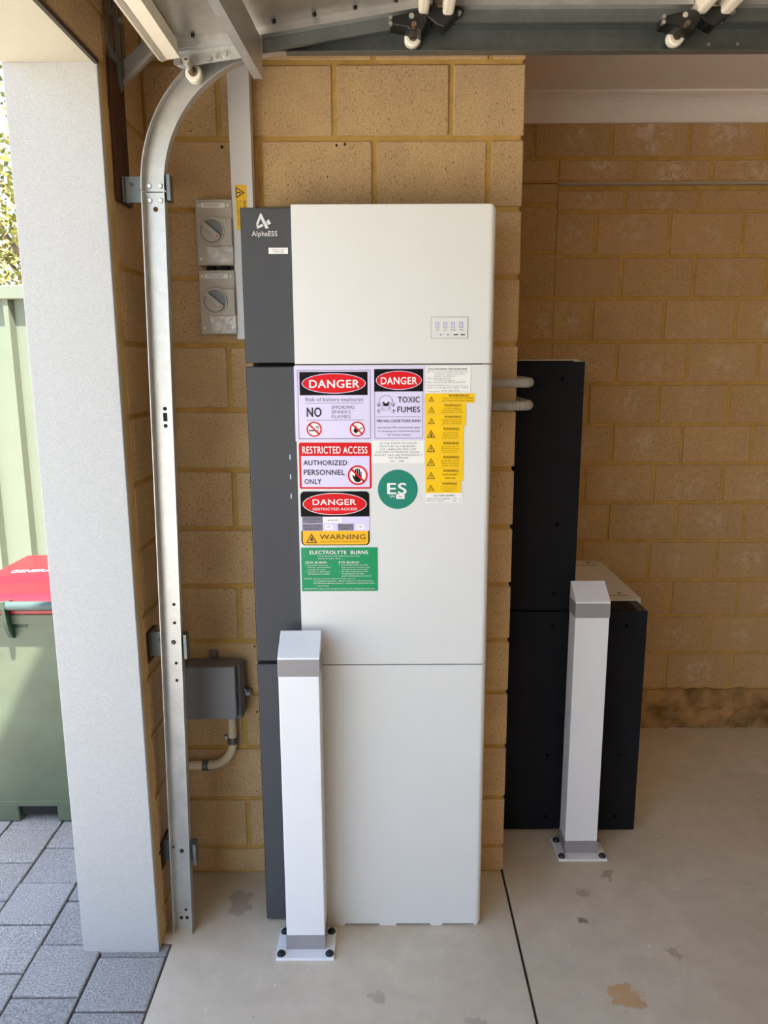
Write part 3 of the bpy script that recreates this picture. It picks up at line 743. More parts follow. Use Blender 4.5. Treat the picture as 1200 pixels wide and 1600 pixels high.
s.poly([(U(785), V(985)), (U(800), V(940)), (U(822), V(905)), (U(835), V(950)), (U(850), V(985)), (U(822), V(1015))], 'black', 2)
s.bar(U(850), V(965), U(905), V(935), .016, 'greyink', 2)
nosym(s, U(268), V(955), .098); nosym(s, U(836), V(955), .098)
s.build('danger_sign', M['lilac'], mid, 'danger sign, risk of battery explosion, no smoking sparks flames')
# 2 danger: toxic fumes
s = Sign(-0.0279, 1.3775, 0.1012, 1.5595, DF)
U = lambda x: (x - 62) / 775; V = lambda y: (y - 55) / 1100
s.frame(U(95), V(103), U(815), V(1130), 'greyink', 0.010)
s.rect(U(92), V(103), U(815), V(432), 'black', 2)
s.oval(U(455), V(268), U(792) - U(455), V(407) - V(268), 'lilac', 3); s.oval(U(455), V(268), U(783) - U(455), V(398) - V(268), 'red', 4)
s.text('DANGER', U(190), U(725), V(215), V(325), 'white', 0.025, 5)
s.text('TOXIC', U(440), U(765), V(505), V(592), 'ink', 0.02); s.text('FUMES', U(432), U(770), V(650), V(738), 'ink', 0.02)
s.rect(U(125), V(800), U(780), V(806), 'greyink')
s.text('FIRE WILL CAUSE TOXIC FUMES', U(128), U(780), V(845), V(885), 'ink', 0.012)
s.text('Appropriate PPE requirements apply', U(135), U(772), V(950), V(975), 'greyink', 0.01)
s.text('for entering the room/working with', U(140), U(768), V(1005), V(1030), 'greyink', 0.01)
s.text('the battery systems', U(282), U(628), V(1058), V(1083), 'greyink', 0.01)
# skull and crossbones
a = s.asp()
for x0, y0, x1, y1 in ((150, 625, 385, 720), (385, 625, 150, 720)):
    s.bar(U(x0), V(y0), U(x1), V(y1), .045, 'greyink', 1); s.bar(U(x0), V(y0), U(x1), V(y1), .033, 'lilac', 2)
    for cx, cy in ((x0, y0 - 10), (x0 + (10 if x0 < 250 else -10), y0 + 14), (x1, y1 - 10), (x1 + (10 if x1 < 250 else -10), y1 + 14)):
        s.oval(U(cx), V(cy), .026, .026 * a, 'greyink', 1, 14); s.oval(U(cx), V(cy), .019, .019 * a, 'lilac', 2, 14)
s.oval(U(265), V(570), U(362) - U(265), V(655) - V(570), 'greyink', 3); s.oval(U(265), V(570), U(355) - U(265), V(648) - V(570), 'lilac', 4)
s.oval(U(265), V(660), U(318) - U(265), V(712) - V(660), 'greyink', 3); s.oval(U(265), V(655), U(312) - U(265), V(708) - V(655), 'lilac', 4)
for x in (230, 302): s.poly([(U(x - 20), V(592)), (U(x), V(580)), (U(x + 20), V(590)), (U(x + 12), V(612)), (U(x - 2), V(618)), (U(x - 16), V(610))], 'ink', 5)
for x in (258, 272): s.oval(U(x), V(632), .007, .016 * a, 'ink', 5, 10)
s.bar(U(232), V(676), U(298), V(676), .006, 'greyink', 5)
s.build('danger_sign', M['lilac'], mid, 'danger sign, toxic fumes, with skull and crossbones')
# 3 bund notice
s = Sign(-0.0300, 1.3200, 0.1010, 1.3765, DF)
U = lambda x: (x - 50) / 780; V = lambda y: (y - 1155) / 345
for t, a_, b_, y in (('IN THE EVENT OF LIQUID', 170, 720, 1195), ('DETECTED IN THE BUND,', 162, 710, 1242), ('USE LABELLED SPILL KIT', 170, 715, 1285), ('AND PPE TO REMOVE LIQUID.', 102, 770, 1330), ('REPORT FAILURE IMMEDIATELY', 90, 800, 1375), ('TO SUPPLIER', 298, 595, 1418), ('UN.... 3480', 322, 530, 1468)):
    s.text(t, U(a_), U(b_), V(y - 13), V(y + 13), 'greyink', 0.006)
s.build('notice_sticker', M['paper'], mid, 'white notice about liquid detected in the bund')
# 4 restricted access
s = Sign(-0.2117, 1.2560, -0.0311, 1.3725, DF, 0.004)
U = lambda x: (x - 108) / 925; V = lambda y: (y - 92) / 605
s.rect(U(135), V(265), U(1010), V(675), 'lilac')
s.text('RESTRICTED ACCESS', U(152), U(985), V(137), V(232), 'white', 0.02)
s.text('AUTHORIZED', U(162), U(722), V(318), V(385), 'ink', 0.02); s.text('PERSONNEL', U(165), U(690), V(442), V(512), 'ink', 0.02); s.text('ONLY', U(172), U(388), V(565), V(632), 'ink', 0.02)
c_ = (U(856), V(518)); s.oval(c_[0], c_[1], .135, .135 * s.asp(), 'white', 2)
s.poly([(U(x), V(y)) for x, y in [(820, 540), (800, 515), (786, 518), (800, 560), (825, 600), (860, 610), (890, 600), (905, 570), (905, 470), (892, 470), (890, 520), (886, 520), (884, 432), (868, 432), (868, 515), (863, 515), (862, 428), (845, 428), (846, 515), (841, 515), (838, 435), (822, 437)]][::-1], 'black', 3)
nosym(s, c_[0], c_[1], .138)
s.build('restricted_access_sign', M['red'], mid, 'red and white restricted access sign with crossed-out hand', 0.03)
# 5 danger restricted access table
s = Sign(-0.2108, 1.1095, -0.0369, 1.2490, DF)
U = lambda x: (x - 135) / 875; V = lambda y: (y - 722) / 703
s.rect(0, V(1048), 1, V(1235), 'lilac'); s.rect(0.02, V(1235), 0.98, 0.94, 'orange'); s.poly([(0.02, 0.94), (0.035, 0.972), (0.06, 0.985), (0.94, 0.985), (0.965, 0.972), (0.98, 0.94)], 'orange')
s.oval(U(570), V(885), U(977) - U(570), V(1028) - V(885), 'white', 1); s.oval(U(570), V(885), U(968) - U(570), V(1020) - V(885), 'red', 2)
s.text('DANGER', U(290), U(840), V(818), V(895), 'white', 0.02); s.text('RESTRICTED ACCESS', U(290), U(855), V(932), V(965), 'white', 0.012)
s.rect(0.02, V(1050), U(412), V(1135), 'tablegrey', 2); s.rect(0.02, V(1142), U(412), V(1232), 'tablegrey', 2); s.rect(U(605), V(1142), U(808), V(1232), 'tablegrey', 2)
s.rect(U(420), V(1055), U(655), V(1130), 'white', 2); s.rect(U(445), V(1148), U(540), V(1215), 'white', 2); s.rect(U(845), V(1148), U(940), V(1215), 'white', 2)
s.text('ALPHA ESS', U(475), U(608), V(1085), V(1104), 'greyink', 0.01); s.text('192', U(472), U(510), V(1170), V(1190), 'greyink', 0.01); s.text('100', U(875), U(912), V(1170), V(1190), 'greyink', 0.01)
for t, a_, b_, y in (('D.C. conductor', 175, 380, 1076), ('entries', 225, 325, 1112), ('Max d.c. circuit', 170, 388, 1166), ('voltage (V)', 175, 350, 1204), ('Max current', 615, 780, 1166), ('(A)', 660, 740, 1202)):
    s.text(t, U(a_), U(b_), V(y - 11), V(y + 11), 'ink', 0.006)
s.tri(U(265), V(1330), .165, 'yink', 'orange', 3)
s.poly([(U(245), V(1365)), (U(255), V(1325)), (U(268), V(1305)), (U(285), V(1340)), (U(282), V(1368))], 'yink', 6)
s.text('WARNING', U(370), U(958), V(1278), V(1345), 'yink', 0.008); s.text('ARC FLASH HAZARD. WEAR CATEGORY 2 PPE', U(378), U(950), V(1368), V(1384), 'yink', 0.006)
s.build('danger_sign', M['black'], mid, 'black danger sign, restricted access, above an orange warning bar', 0.06)
# 6 electrolyte burns
s = Sign(-0.2127, 0.9878, -0.0167, 1.1035, DF)
U = lambda x: (x - 135) / 945; V = lambda y: (y - 80) / 550
s.text('ELECTROLYTE  BURNS', U(242), U(962), V(115), V(160), 'white', 0.02)
s.text('Immediately wash affected areas with', U(345), U(860), V(176), V(192), 'white', 0.006); s.text('plenty of water then.......', U(345), U(675), V(206), V(222), 'white', 0.006)
s.text('SKIN BURNS', U(185), U(448), V(250), V(278), 'white', 0.012); s.text('EYE BURNS', U(600), U(850), V(250), V(278), 'white', 0.012)
for t, a_, b_, y in (('1.', 182, 195, 300), ('If possible remove or', 210, 465, 300), ('saturate contaminated', 210, 490, 327), ('clothing with water.', 210, 440, 355), ('2.', 182, 195, 382), ('If patient is distressed', 212, 485, 382), ('take patient to a doctor.', 212, 490, 410),
                     ('1.', 603, 616, 298), ('Immediately wash eye with', 630, 958, 298), ('large amounts of water using', 630, 982, 327), ('emergency eye wash bottle.', 630, 965, 354), ('2.', 603, 616, 381), ('All cases of eye burns, after', 632, 962, 381), ('rendering first aid, take', 632, 912, 408), ('patient immediately to a doctor.', 632, 1005, 436),
                     ('NOTE', 168, 262, 470), ('Doctor must be advised of type of burn:', 285, 808, 470), ('(a) Lead/acid battery - dilute sulphuric acid electrolyte', 285, 1020, 498), ('(b) Nickel/cadmium battery - potassium hydroxide alkali', 285, 1040, 527), ('electrolyte', 330, 472, 562), ('PRECAUTION: Always wear protective clothing when dealing with electrolyte', 168, 1045, 598)):
    s.text(t, U(a_), U(b_), V(y - 9), V(y + 8), 'white', 0.006)
s.build('first_aid_sign', M['green'], mid, 'green electrolyte burns first aid sign')
# 7 round ES marker
cx, cz, rr = 0.0346, 1.2534, 0.0500
n = 48
C = [Vector((cx + rr * math.cos(2 * PI * i / n), DF - 0.0009, cz + rr * math.sin(2 * PI * i / n))) for i in range(n)]
Cb = [Vector((v.x, DF - 0.0001, v.z)) for v in C]
es = tag(obj('round_marker', [(C + Cb, [tuple(range(n)), ] + [(i, n + i, n + (i + 1) % n, (i + 1) % n) for i in range(n)])], M['teal'], mid), 'round green ES marker')
s = Sign(cx - rr, cz - rr, cx + rr, cz + rr, DF)
U = lambda x: (x - 155) / 880; V = lambda y: (y - 115) / 870
s.text('ES', U(362), U(795), V(395), V(650), 'white', 0.02); s.text('UN', U(420), U(525), V(675), V(725), 'white', 0.01)
s.rect(U(560), V(655), U(750), V(760), 'white', 2); s.text('3480', U(605), U(700), V(692), V(722), 'greyink', 0.01, 4)
obj('printed_panel', s.shapes, M['white'], es); s.put_letters(es)
# 8 shutdown procedure
s = Sign(0.1028, 1.4925, 0.2137, 1.5578, DF)
U = lambda x: (x - 115) / 855; V = lambda y: (y - 80) / 515
s.text('SHUTDOWN PROCEDURE', U(165), U(895), V(112), V(155), 'greyink', 0.014)
for t, a_, b_, y in (('STEP 1  Turn off the inverter NORMAL SUPPLY ISOLATOR at', 140, 925, 188), ('switchboard supply main switch', 278, 850, 226), ('located in the switchboard', 278, 700, 266), ('STEP 2  Isolate the PV arrays', 140, 590, 310), ('Turn off the PV isolators', 278, 662, 346), ('STEP 3  Turn off the BATTERY DC ISOLATOR', 140, 872, 386), ('Manufacturer/Supplier Name', 140, 585, 440), ('UNIT 9  711 MT BROWN  HAZEL  STREET', 140, 925, 488), ('Contact Number', 140, 385, 560), ('0481 804 678', 415, 755, 545)):
    s.text(t, U(a_), U(b_), V(y - 13), V(y + 12), 'greyink', 0.004)
s.rect(U(600), V(452), U(930), V(456), 'greyink'); s.rect(U(400), V(566), U(930), V(570), 'greyink')
s.build('notice_sticker', M['paper'], mid, 'white shutdown procedure sticker')
# 9 column of yellow warning stickers
def warn(r, lines, sym, label, tl=0.31, twid=0.55):
    s = Sign(r[0], r[1], r[2], r[3], DF)
    a = s.asp(); tw = min(0.235, 0.62 / a); s.frame(0, 0, 1, 1, 'orange', 0.008, 0.3)
    s.tri(0.125 if a > 4 else 0.15, 0.56, tw, 'yink', 'yellow', 1)
    cu = 0.125 if a > 4 else 0.15
    if sym == 'bolt':
        k = tw * 0.16
        s.poly([(cu + k * .3, 0.46), (cu - k * .7, 0.62), (cu - k * .1, 0.62), (cu - k * .3, 0.78), (cu + k * .8, 0.58), (cu + k * .1, 0.58)], 'yink', 4)
    elif sym == 'flame':
        s.poly([(cu - .03, 0.76), (cu - .022, 0.60), (cu, 0.44), (cu + .02, 0.60), (cu + .042, 0.76)], 'yink', 4)
    else:
        s.rect(cu - .006, 0.46, cu + .006, 0.68, 'yink', 4); s.rect(cu - .006, 0.72, cu + .006, 0.78, 'yink', 4)
    m0 = tl + (1 - tl) * 0.5; s.text('WARNING', m0 - 0.19, m0 + 0.23, 0.10 if a < 4 else 0.08, 0.30 if a < 4 else 0.34, 'yink', 0.016)
    nl = len(lines); v = 0.40; dv = 0.54 / max(nl, 2)
    for t in lines:
        wd = min(1 - tl - 0.06, 0.018 * len(t) + 0.10); s.text(t, m0 - wd / 2, m0 + wd / 2, v + 0.02, v + dv * 0.62, 'yink', 0.003); v += dv
    s.build('warning_sticker', M['yellow'], mid, label)
warn((0.1025, 1.4690, 0.2241, 1.4918), ['PV ARRAY D.C. ISOLATORS DO NOT DE-ENERGISE', 'THE PV ARRAY AND ARRAY CABLING'], 'excl', 'widest yellow warning sticker, top of the yellow column')
warn((0.1030, 1.4410, 0.2035, 1.4683), ['MULTIPLE SUPPLIES', 'ISOLATE ALL SUPPLIES', 'BEFORE WORKING ON SYSTEM'], 'bolt', 'yellow warning sticker, second in the column')
warn((0.1032, 1.4130, 0.2034, 1.4405), ['HAZARDOUS D.C. VOLTAGE', 'DO NOT WORK ON LIVE', 'CIRCUITS OR BATTERIES'], 'bolt', 'yellow warning sticker, third in the column')
warn((0.1033, 1.3771, 0.1984, 1.4125), ['ARC FLASH HAZARD', 'PPE REQUIRED WHEN', 'WORKING ON BATTERY', 'SYSTEM OR EQUIPMENT'], 'flame', 'yellow warning sticker with flame triangle')
warn((0.1035, 1.3420, 0.1977, 1.3765), ['DO NOT DISCONNECT OR', 'REMOVE BATTERY COVERS', 'BEFORE ISOLATION OF', 'THE BATTERY SYSTEM'], 'bolt', 'yellow warning sticker, fifth in the column')
warn((0.1037, 1.3075, 0.1987, 1.3415), ['ISOLATE SUPPLY BEFORE', 'OPENING THIS COVER OR', 'WORKING ON EQUIPMENT'], 'bolt', 'yellow warning sticker, sixth in the column')
warn((0.1041, 1.2742, 0.1988, 1.3070), ['DO NOT DISCONNECT', 'UNDER LOAD'], 'bolt', 'yellow do not disconnect under load sticker')
warn((0.1046, 1.2440, 0.1937, 1.2737), ['MULTIPLE D.C. SOURCES', 'TURN OFF ALL D.C.', 'ISOLATORS TO ISOLATE', 'EQUIPMENT'], 'bolt', 'lowest yellow warning sticker')
s = Sign(0.1052, 1.2185, 0.1983, 1.2436, DF)
s.text('BATTERY SUPPLY', .22, .80, .16, .34, 'greyink', .008); s.text('SHORT CIRCUIT CURRENT __ 100 __ A', .03, .95, .48, .64, 'greyink', .006); s.text('MAX D.C. VOLTS ______ 192 __ V', .03, .95, .72, .88, 'greyink', .006)
s.build('notice_sticker', M['paper'], mid, 'small white battery supply sticker below the yellow column')

# ================================================================== BOLLARDS
def bollard(cx, yf, label, zt=0.842):
    r = empty('bollard', (cx, yf + 0.04, 0.0), label, 'bollard', 'white square bollards in front of the cabinets')
    hw = 0.0515; yb = yf + 0.076; zr = zt + 0.046
    obj('post', [box(cx - hw, cx + hw, yf, yb, 0.008, zt - 0.001, 0.002, 2)], M['bollard'], r)
    obj('cap', [prism([(yf - 0.0005, zt - 0.012), (yb, zt - 0.012), (yb, zr), (yb - 0.004, zr + 0.001), (yf - 0.0005, zt + 0.002)], cx - hw - 0.0008, cx + hw + 0.0008, 0.0015, axis='X')], M['bollard'], r)
    obj('reflective_band', [box(cx - hw - 0.0012, cx + hw + 0.0012, yf - 0.0012, yb + 0.0012, zt - 0.048, zt - 0.003)], M['tape'], r)
    obj('reflective_band', [box(cx - hw - 0.0012, cx + hw + 0.0012, yf - 0.0012, yb + 0.0012, 0.008, 0.0505)], M['tape'], r)
    pl = obj('base_plate', [box(cx - 0.078, cx + 0.078, yf - 0.034, yf + 0.080, 0.0, 0.008, 0.0015)], M['bollard'], r)
    for sx in (-1, 1):
        for y in (yf - 0.018, yf + 0.064):
            b = obj('anchor_bolt', [cyl((cx + sx * 0.065, y, 0.008), (cx + sx * 0.065, y, 0.0105), 0.0115, 16), cyl((cx + sx * 0.065, y, 0.0105), (cx + sx * 0.065, y, 0.0155), 0.0090, 8, 0.0078), cyl((cx + sx * 0.065, y, 0.0155), (cx + sx * 0.065, y, 0.018), 0.0045, 12)], M['bolt'], pl)
    return r
bollard(-0.2160, 1.812, 'white bollard bolted down in front of the white storage cabinet')
bollard(0.6305, 2.2205, 'white bollard bolted down before the black cabinets in the recess', 0.852)

# ================================================================== SWITCHES, DUCT, CONDUITS ON THE WALL
def isolator(cx, zc, label, film_kind):
    r = empty('rotary_isolator', (cx, YA, zc - 0.08), label, 'switch', 'rotary isolators on the brick wall')
    yf = 2.088; hw = 0.0475; hh = 0.0815
    obj('housing', [box(cx - hw, cx + hw, yf, YA - 0.001, zc - hh, zc + hh, 0.003, 2)], M['iso'], r)
    s = Sign(cx - hw * 0.68, zc + 0.060, cx + hw * 0.62, zc + 0.0715, yf)
    s.text('BATTERY INVERTER', .16, .84, .22, .46, 'ink', .008); s.text('D.C. ISOLATOR', .22, .74, .58, .80, 'ink', .008)
    s.build('label', M['paper'], r, 'white printed label')
    # raised shroud: round on the left, square on the right
    ko = (cx - 0.0035, zc + 0.002); R = 0.0375
    P = [(ko[0] + R * math.cos(t), ko[1] + R * math.sin(t)) for t in [PI * 0.36 + PI * 1.28 * k / 22 for k in range(23)]]
    P += [(ko[0] + 0.022, zc - 0.0335), (cx + hw - 0.0015, zc - 0.0335), (cx + hw - 0.0015, zc + 0.034), (ko[0] + 0.026, zc + 0.034)]
    obj('shroud', [prism(P, yf - 0.007, yf, 0.0018)], M['iso'], r)
    n = 28; V_, F_ = [], []
    for rr_, y in ((0.0325, yf - 0.0072), (0.0325, yf - 0.011), (0.029, yf - 0.011), (0.0278, yf - 0.0074)):
        V_ += [Vector((ko[0] - 0.002 + rr_ * math.cos(2 * PI * i / n), y, ko[1] + rr_ * math.sin(2 * PI * i / n))) for i in range(n)]
    for k in range(3): F_ += [(k * n + i, k * n + (i + 1) % n, (k + 1) * n + (i + 1) % n, (k + 1) * n + i) for i in range(n)]
    obj('ring', [(V_, F_)], M['iso'], r)
    obj('recess', [cyl((ko[0] - 0.002, yf - 0.0071, ko[1]), (ko[0] - 0.002, yf - 0.0076, ko[1]), 0.0285, 28)], M['jbox'], r)
    kb = (ko[0] - 0.002, ko[1]); a = math.radians(-42); d = (math.cos(a), math.sin(a)); q = (-d[1], d[0])
    pts = [(kb[0] + d[0] * u + q[0] * v, kb[1] + d[1] * u + q[1] * v) for u, v in ((-0.0275, -0.0065), (0.0275, -0.0075), (0.0285, 0.0), (0.0265, 0.0075), (-0.0275, 0.0055))]
    low = [(kb[0] + 0.0265 * math.cos(t), kb[1] + 0.0265 * math.sin(t)) for t in [a - PI + PI * 0.02 + PI * 0.96 * k / 14 for k in range(15)]]
    kn = obj('knob', [prism(low, yf - 0.0115, yf - 0.0073, 0.001), prism(pts, yf - 0.020, yf - 0.0075, 0.0018)], M['iso'], r)
    pt = (kb[0] + d[0] * 0.021, kb[1] + d[1] * 0.021)
    obj('pointer', [cyl((pt[0], yf - 0.0206, pt[1]), (pt[0], yf - 0.0199, pt[1]), 0.0022, 10)], M['red'], kn)
    for sx, dz in ((-0.038, 0.0655), (0.0365, 0.0655), (-0.038, -0.066), (0.036, -0.066)):
        obj('screw', [cyl((cx + sx, yf - 0.0012, zc + dz), (cx + sx, yf + 0.001, zc + dz), 0.0035, 12)], M['paper'], r)
    # loose protective film, crumpled
    nu, nv = 14, 10; bm = bmesh.new(); g = []
    rnd = random.Random(film_kind)
    ph = [rnd.uniform(0, 6) for _ in range(6)]
    for j in range(nv):
        row = []
        for i in range(nu):
            u, v = i / (nu - 1), j / (nv - 1)
            x = cx - hw * 0.45 + u * (hw * 1.42); z = zc - 0.0775 + v * 0.042
            b = 0.0022 + 0.0018 * math.sin(7 * u + 5 * v + ph[0]) + 0.0014 * math.sin(13 * u - 9 * v + ph[1]) + 0.001 * math.sin(21 * v + ph[2])
            row.append(bm.verts.new((x + 0.004 * (1 - v) * (1 - u), yf - 0.0005 - max(0.0, b), z)))
        g.append(row)
    for j in range(nv - 1):
        for i in range(nu - 1): bm.faces.new((g[j][i], g[j][i + 1], g[j + 1][i + 1], g[j + 1][i]))
    tag(obj('film', [from_bm(bm)], M['film'], r, smooth=True), 'loose clear protective film')
    return r
isolator(-0.4350, 1.8985, 'upper grey rotary isolator on the brick wall, beside the pale duct', 3)
isolator(-0.4345, 1.7235, 'lower grey rotary isolator on the brick wall, beside the pale duct', 11)
obj_short = tag(obj('conduit_coupling', [cyl((-0.452, 2.112, 1.800), (-0.452, 2.112, 1.8225), 0.013, 14), cyl((-0.415, 2.112, 1.800), (-0.415, 2.112, 1.8225), 0.013, 14)], M['dark']), 'pair of short dark couplings between the two grey isolators', 'coupling')

dt = empty('cable_duct', (-0.362, YA, 1.63), 'pale grey square cable duct running up the brick wall left of the cabinet', 'duct')
def duct_box(z0, z1): return prism([(-0.3875, 2.096), (-0.3345, 2.096), (-0.3345, YA - 0.001), (-0.3875, YA - 0.001)], z0, z1, axis='Z')
obj('duct_base', [duct_box(1.629, 2.527)], M['duct'], dt)
obj('duct_lid', [box(-0.3885, -0.3335, 2.0935, 2.0965, 1.629, 2.525, 0.001)], M['duct'], dt)
s = Sign(-0.3785, 1.905, -0.3490, 2.0145, 2.0935)
T = [(0.05, 0.04), (0.05, 0.30), (0.85, 0.17)]
s.poly(T, 'yink', 1); g = (0.32, 0.17); s.poly([(g[0] + (u - g[0]) * .66, g[1] + (v - g[1]) * .66) for u, v in T], 'yellow', 2)
s.rect(0.16, 0.155, 0.5, 0.185, 'yink', 3)
s.text('WARNING', 0.66, 0.92, 0.34, 0.86, 'yink', 0.016, 3, True); s.text('D.C. CABLES', 0.36, 0.50, 0.34, 0.90, 'yink', 0.004, 3, True); s.text('LIVE BATTERY', 0.12, 0.26, 0.34, 0.90, 'yink', 0.004, 3, True)
s.build('warning_sticker', M['yellow'], dt, 'yellow warning sticker turned on its side')

# junction box and beige conduit
jb = empty('junction_box', (-0.49, YA, 0.535), 'dark grey junction box low on the brick wall, partly behind the track', 'junction box')
obj('back_box', [box(-0.588, -0.4105, 2.076, YA - 0.001, 0.5475, 0.7165, 0.012, 3)], M['jbox'], jb)
obj('lid', [box(-0.588, -0.4235, 2.043, 2.0765, 0.564, 0.7235, 0.004, 2), box(-0.590, -0.4145, 2.070, 2.0785, 0.556, 0.720, 0.004, 2)], M['jbox'], jb)
for x, z in ((-0.5030, 0.728), (-0.4065, 0.6075)):
    lug = obj('mounting_lug', [box(x - 0.012, x + 0.012, YA - 0.014, YA - 0.001, z - 0.012, z + 0.013, 0.003)], M['jbox'], jb)
    obj('screw', [cyl((x + 0.002, YA - 0.018, z), (x + 0.002, YA - 0.013, z), 0.005, 10)], M['steel'], lug)
obj('latch', [tube([(-0.411, 2.10, 0.633), (-0.4055, 2.098, 0.628), (-0.4045, 2.098, 0.612)], 0.002, 8)], M['steel'], jb)
pts = [(-0.4545, 2.118, 0.556), (-0.4545, 2.118, 0.455)]
for k in range(1, 10): a = k / 9 * PI / 2; pts.append((-0.4545 - 0.075 * (1 - math.cos(a)), 2.118, 0.455 - 0.075 * math.sin(a)))
pts += [(-0.5885, 2.118, 0.380)]
cdn = empty('conduit', (-0.50, 2.118, 0.38), 'beige plastic conduit bending from the junction box towards the track', 'conduit')
obj('pipe', [tube(pts, 0.0132, 16)], M['pipe'], cdn)
obj('saddle', [cyl((-0.4545, 2.118, 0.452), (-0.4545, 2.118, 0.472), 0.0155, 16), box(-0.484, -0.4545, YA - 0.005, YA - 0.001, 0.454, 0.470)], M['galv_shaded'], cdn)
obj('saddle', [cyl((-0.548, 2.118, 0.380), (-0.530, 2.118, 0.380), 0.0155, 16), box(-0.546, -0.530, YA - 0.005, YA - 0.001, 0.352, 0.380)], M['galv_shaded'], cdn)
obj('screw', [cyl((-0.476, YA - 0.010, 0.462), (-0.476, YA - 0.004, 0.462), 0.006, 10)], M['steel'], cdn)
obj('screw', [cyl((-0.537, YA - 0.010, 0.360), (-0.537, YA - 0.004, 0.360), 0.006, 10)], M['steel'], cdn)

# flexible conduits from the cabinet round the brick corner
def flex(z, label):
    r = empty('flexible_conduit', (0.34, 2.105, z), label, 'conduit', 'flexible conduits between the cabinets')
    path = [(0.283 + 0.0016 * k, 2.098, z) for k in range(58)]
    xe = path[-1][0]
    for k in range(1, 26): a = k / 25 * PI / 2; path.append((xe + 0.026 * math.sin(a), 2.098 + 0.05 * (1 - math.cos(a)), z))
    ye = path[-1][1]
    for k in range(1, 110): path.append((xe + 0.026, ye + 0.0018 * k, z))
    rad = [0.0126 + (0.0009 if (i // 2) % 2 else -0.0002) for i in range(len(path))]
    obj('hose', [tube(path, rad, 14)], M['flex'], r, smooth=True)
    obj('gland', [cyl((0.2635, 2.098, z), (0.274, 2.098, z), 0.0165, 6), cyl((0.274, 2.098, z), (0.286, 2.098, z), 0.0142, 16)], M['steel'], r)
flex(1.5115, 'upper grey flexible conduit from the white cabinet round the brick corner')
flex(1.4500, 'lower grey flexible conduit from the white cabinet round the brick corner')

# ================================================================== OUTSIDE: bin, fence, tree
bn = empty('wheelie_bin', (-1.17, 2.65, 0.0), 'green wheelie bin with red lid outside on the pavers', 'bin')
def taper(z, o=0.0):
    t = z / 0.78
    return (-1.405 - 0.012 * t - o, -0.935 + 0.012 * t + o, 2.415 - 0.030 * t - o, 2.86 + 0.05 * t + o)
def shell(levels, rad=0.035):
    vs, fs = [], []; n = None
    for z, o in levels:
        x0, x1, y0, y1 = taper(z, o); ring = []
        for cx_, cy_, a0 in ((x1 - rad, y0 + rad, -PI / 2), (x1 - rad, y1 - rad, 0), (x0 + rad, y1 - rad, PI / 2), (x0 + rad, y0 + rad, PI)):
            ring += [Vector((cx_ + rad * math.cos(a0 + k / 4 * PI / 2), cy_ + rad * math.sin(a0 + k / 4 * PI / 2), z)) for k in range(5)]
        vs += ring; n = len(ring)
    for i in range(len(levels) - 1): fs += [(i * n + k, i * n + (k + 1) % n, (i + 1) * n + (k + 1) % n, (i + 1) * n + k) for k in range(n)]
    fs += [tuple(range(n))[::-1], tuple(range((len(levels) - 1) * n, len(levels) * n))]
    return vs, fs
obj('body', [shell([(0.062, 0.0), (0.078, 0.0), (0.080, -0.004), (0.735, 0.0), (0.737, 0.012), (0.768, 0.014), (0.772, 0.008)]),
             box(-1.405, -1.272, 2.416, 2.47, 0.0, 0.075, 0.006), box(-1.140, -0.935, 2.416, 2.47, 0.0, 0.075, 0.006), box(-1.39, -0.95, 2.80, 2.85, 0.03, 0.07)], M['bin'], bn)
obj('slot_shade', [box(-1.30, -1.10, 2.428, 2.475, 0.022, 0.07)], M['plastic_black'], bn)  # dark plate behind the slot, standing in for the shade under the bin
for x in (-1.395, -0.945): obj('wheel', [cyl((x - 0.012, 2.80, 0.09), (x + 0.012, 2.80, 0.09), 0.09, 20)], M['plastic_black'], bn)
obj('handle', [cyl((-1.40, 2.352, 0.806), (-0.94, 2.352, 0.806), 0.0145, 16)], M['bin_handle'], bn)
for x in (-1.215, -1.0):
    P = [(2.336, 0.822), (2.336, 0.80)] + [(2.338 + 0.052 * (1 - math.cos(t)), 0.80 - 0.115 * math.sin(t)) for t in [PI / 2 * k / 8 for k in range(1, 9)]] + [(2.398, 0.76), (2.405, 0.812)]
    obj('handle_rib', [prism(P, x - 0.006, x + 0.006, axis='X'), prism([(2.372, 0.775), (2.396, 0.775), (2.396, 0.69)], x + 0.006, x + 0.05, axis='X')], M['bin_dark'], bn)
# lid: low dome with two steps
def lid_z(u, v):
    e = min(u, 1 - u, v, 1 - v)
    return 0.786 + 0.036 * min(1, max(0, e) / 0.10) ** 0.6 + (0.014 if v > 0.28 and 0.08 < u < 0.92 else 0) * min(1, max(0, (v - 0.28) / 0.08)) + 0.012 * math.sin(PI * u) * math.sin(PI * v)
nx, ny = 40, 40
lv = [Vector((-1.43 + 0.52 * i / (nx - 1), 2.368 + 0.57 * j / (ny - 1), lid_z(i / (nx - 1), j / (ny - 1)))) for j in range(ny) for i in range(nx)]
lf = [(j * nx + i, j * nx + i + 1, (j + 1) * nx + i + 1, (j + 1) * nx + i) for j in range(ny - 1) for i in range(nx - 1)]
lid = obj('lid', [(lv, lf), box(-1.43, -0.91, 2.368, 2.938, 0.772, 0.787, 0.004)], M['lid'], bn, smooth=False)
V_, F_ = text_raw('GENERAL WASTE', 0.012); bx = max(v[0] for v in V_)
obj('lettering', [([Vector((-1.315 + 0.30 * x / bx, 2.60 + 0.05 * y, lid_z((0.115 + 0.30 * x / bx) / 0.52, (0.232 + 0.05 * y) / 0.57) + 0.0015 + 0.0003 * k)) for x, y, k in V_], F_)], M['lilac'], lid)

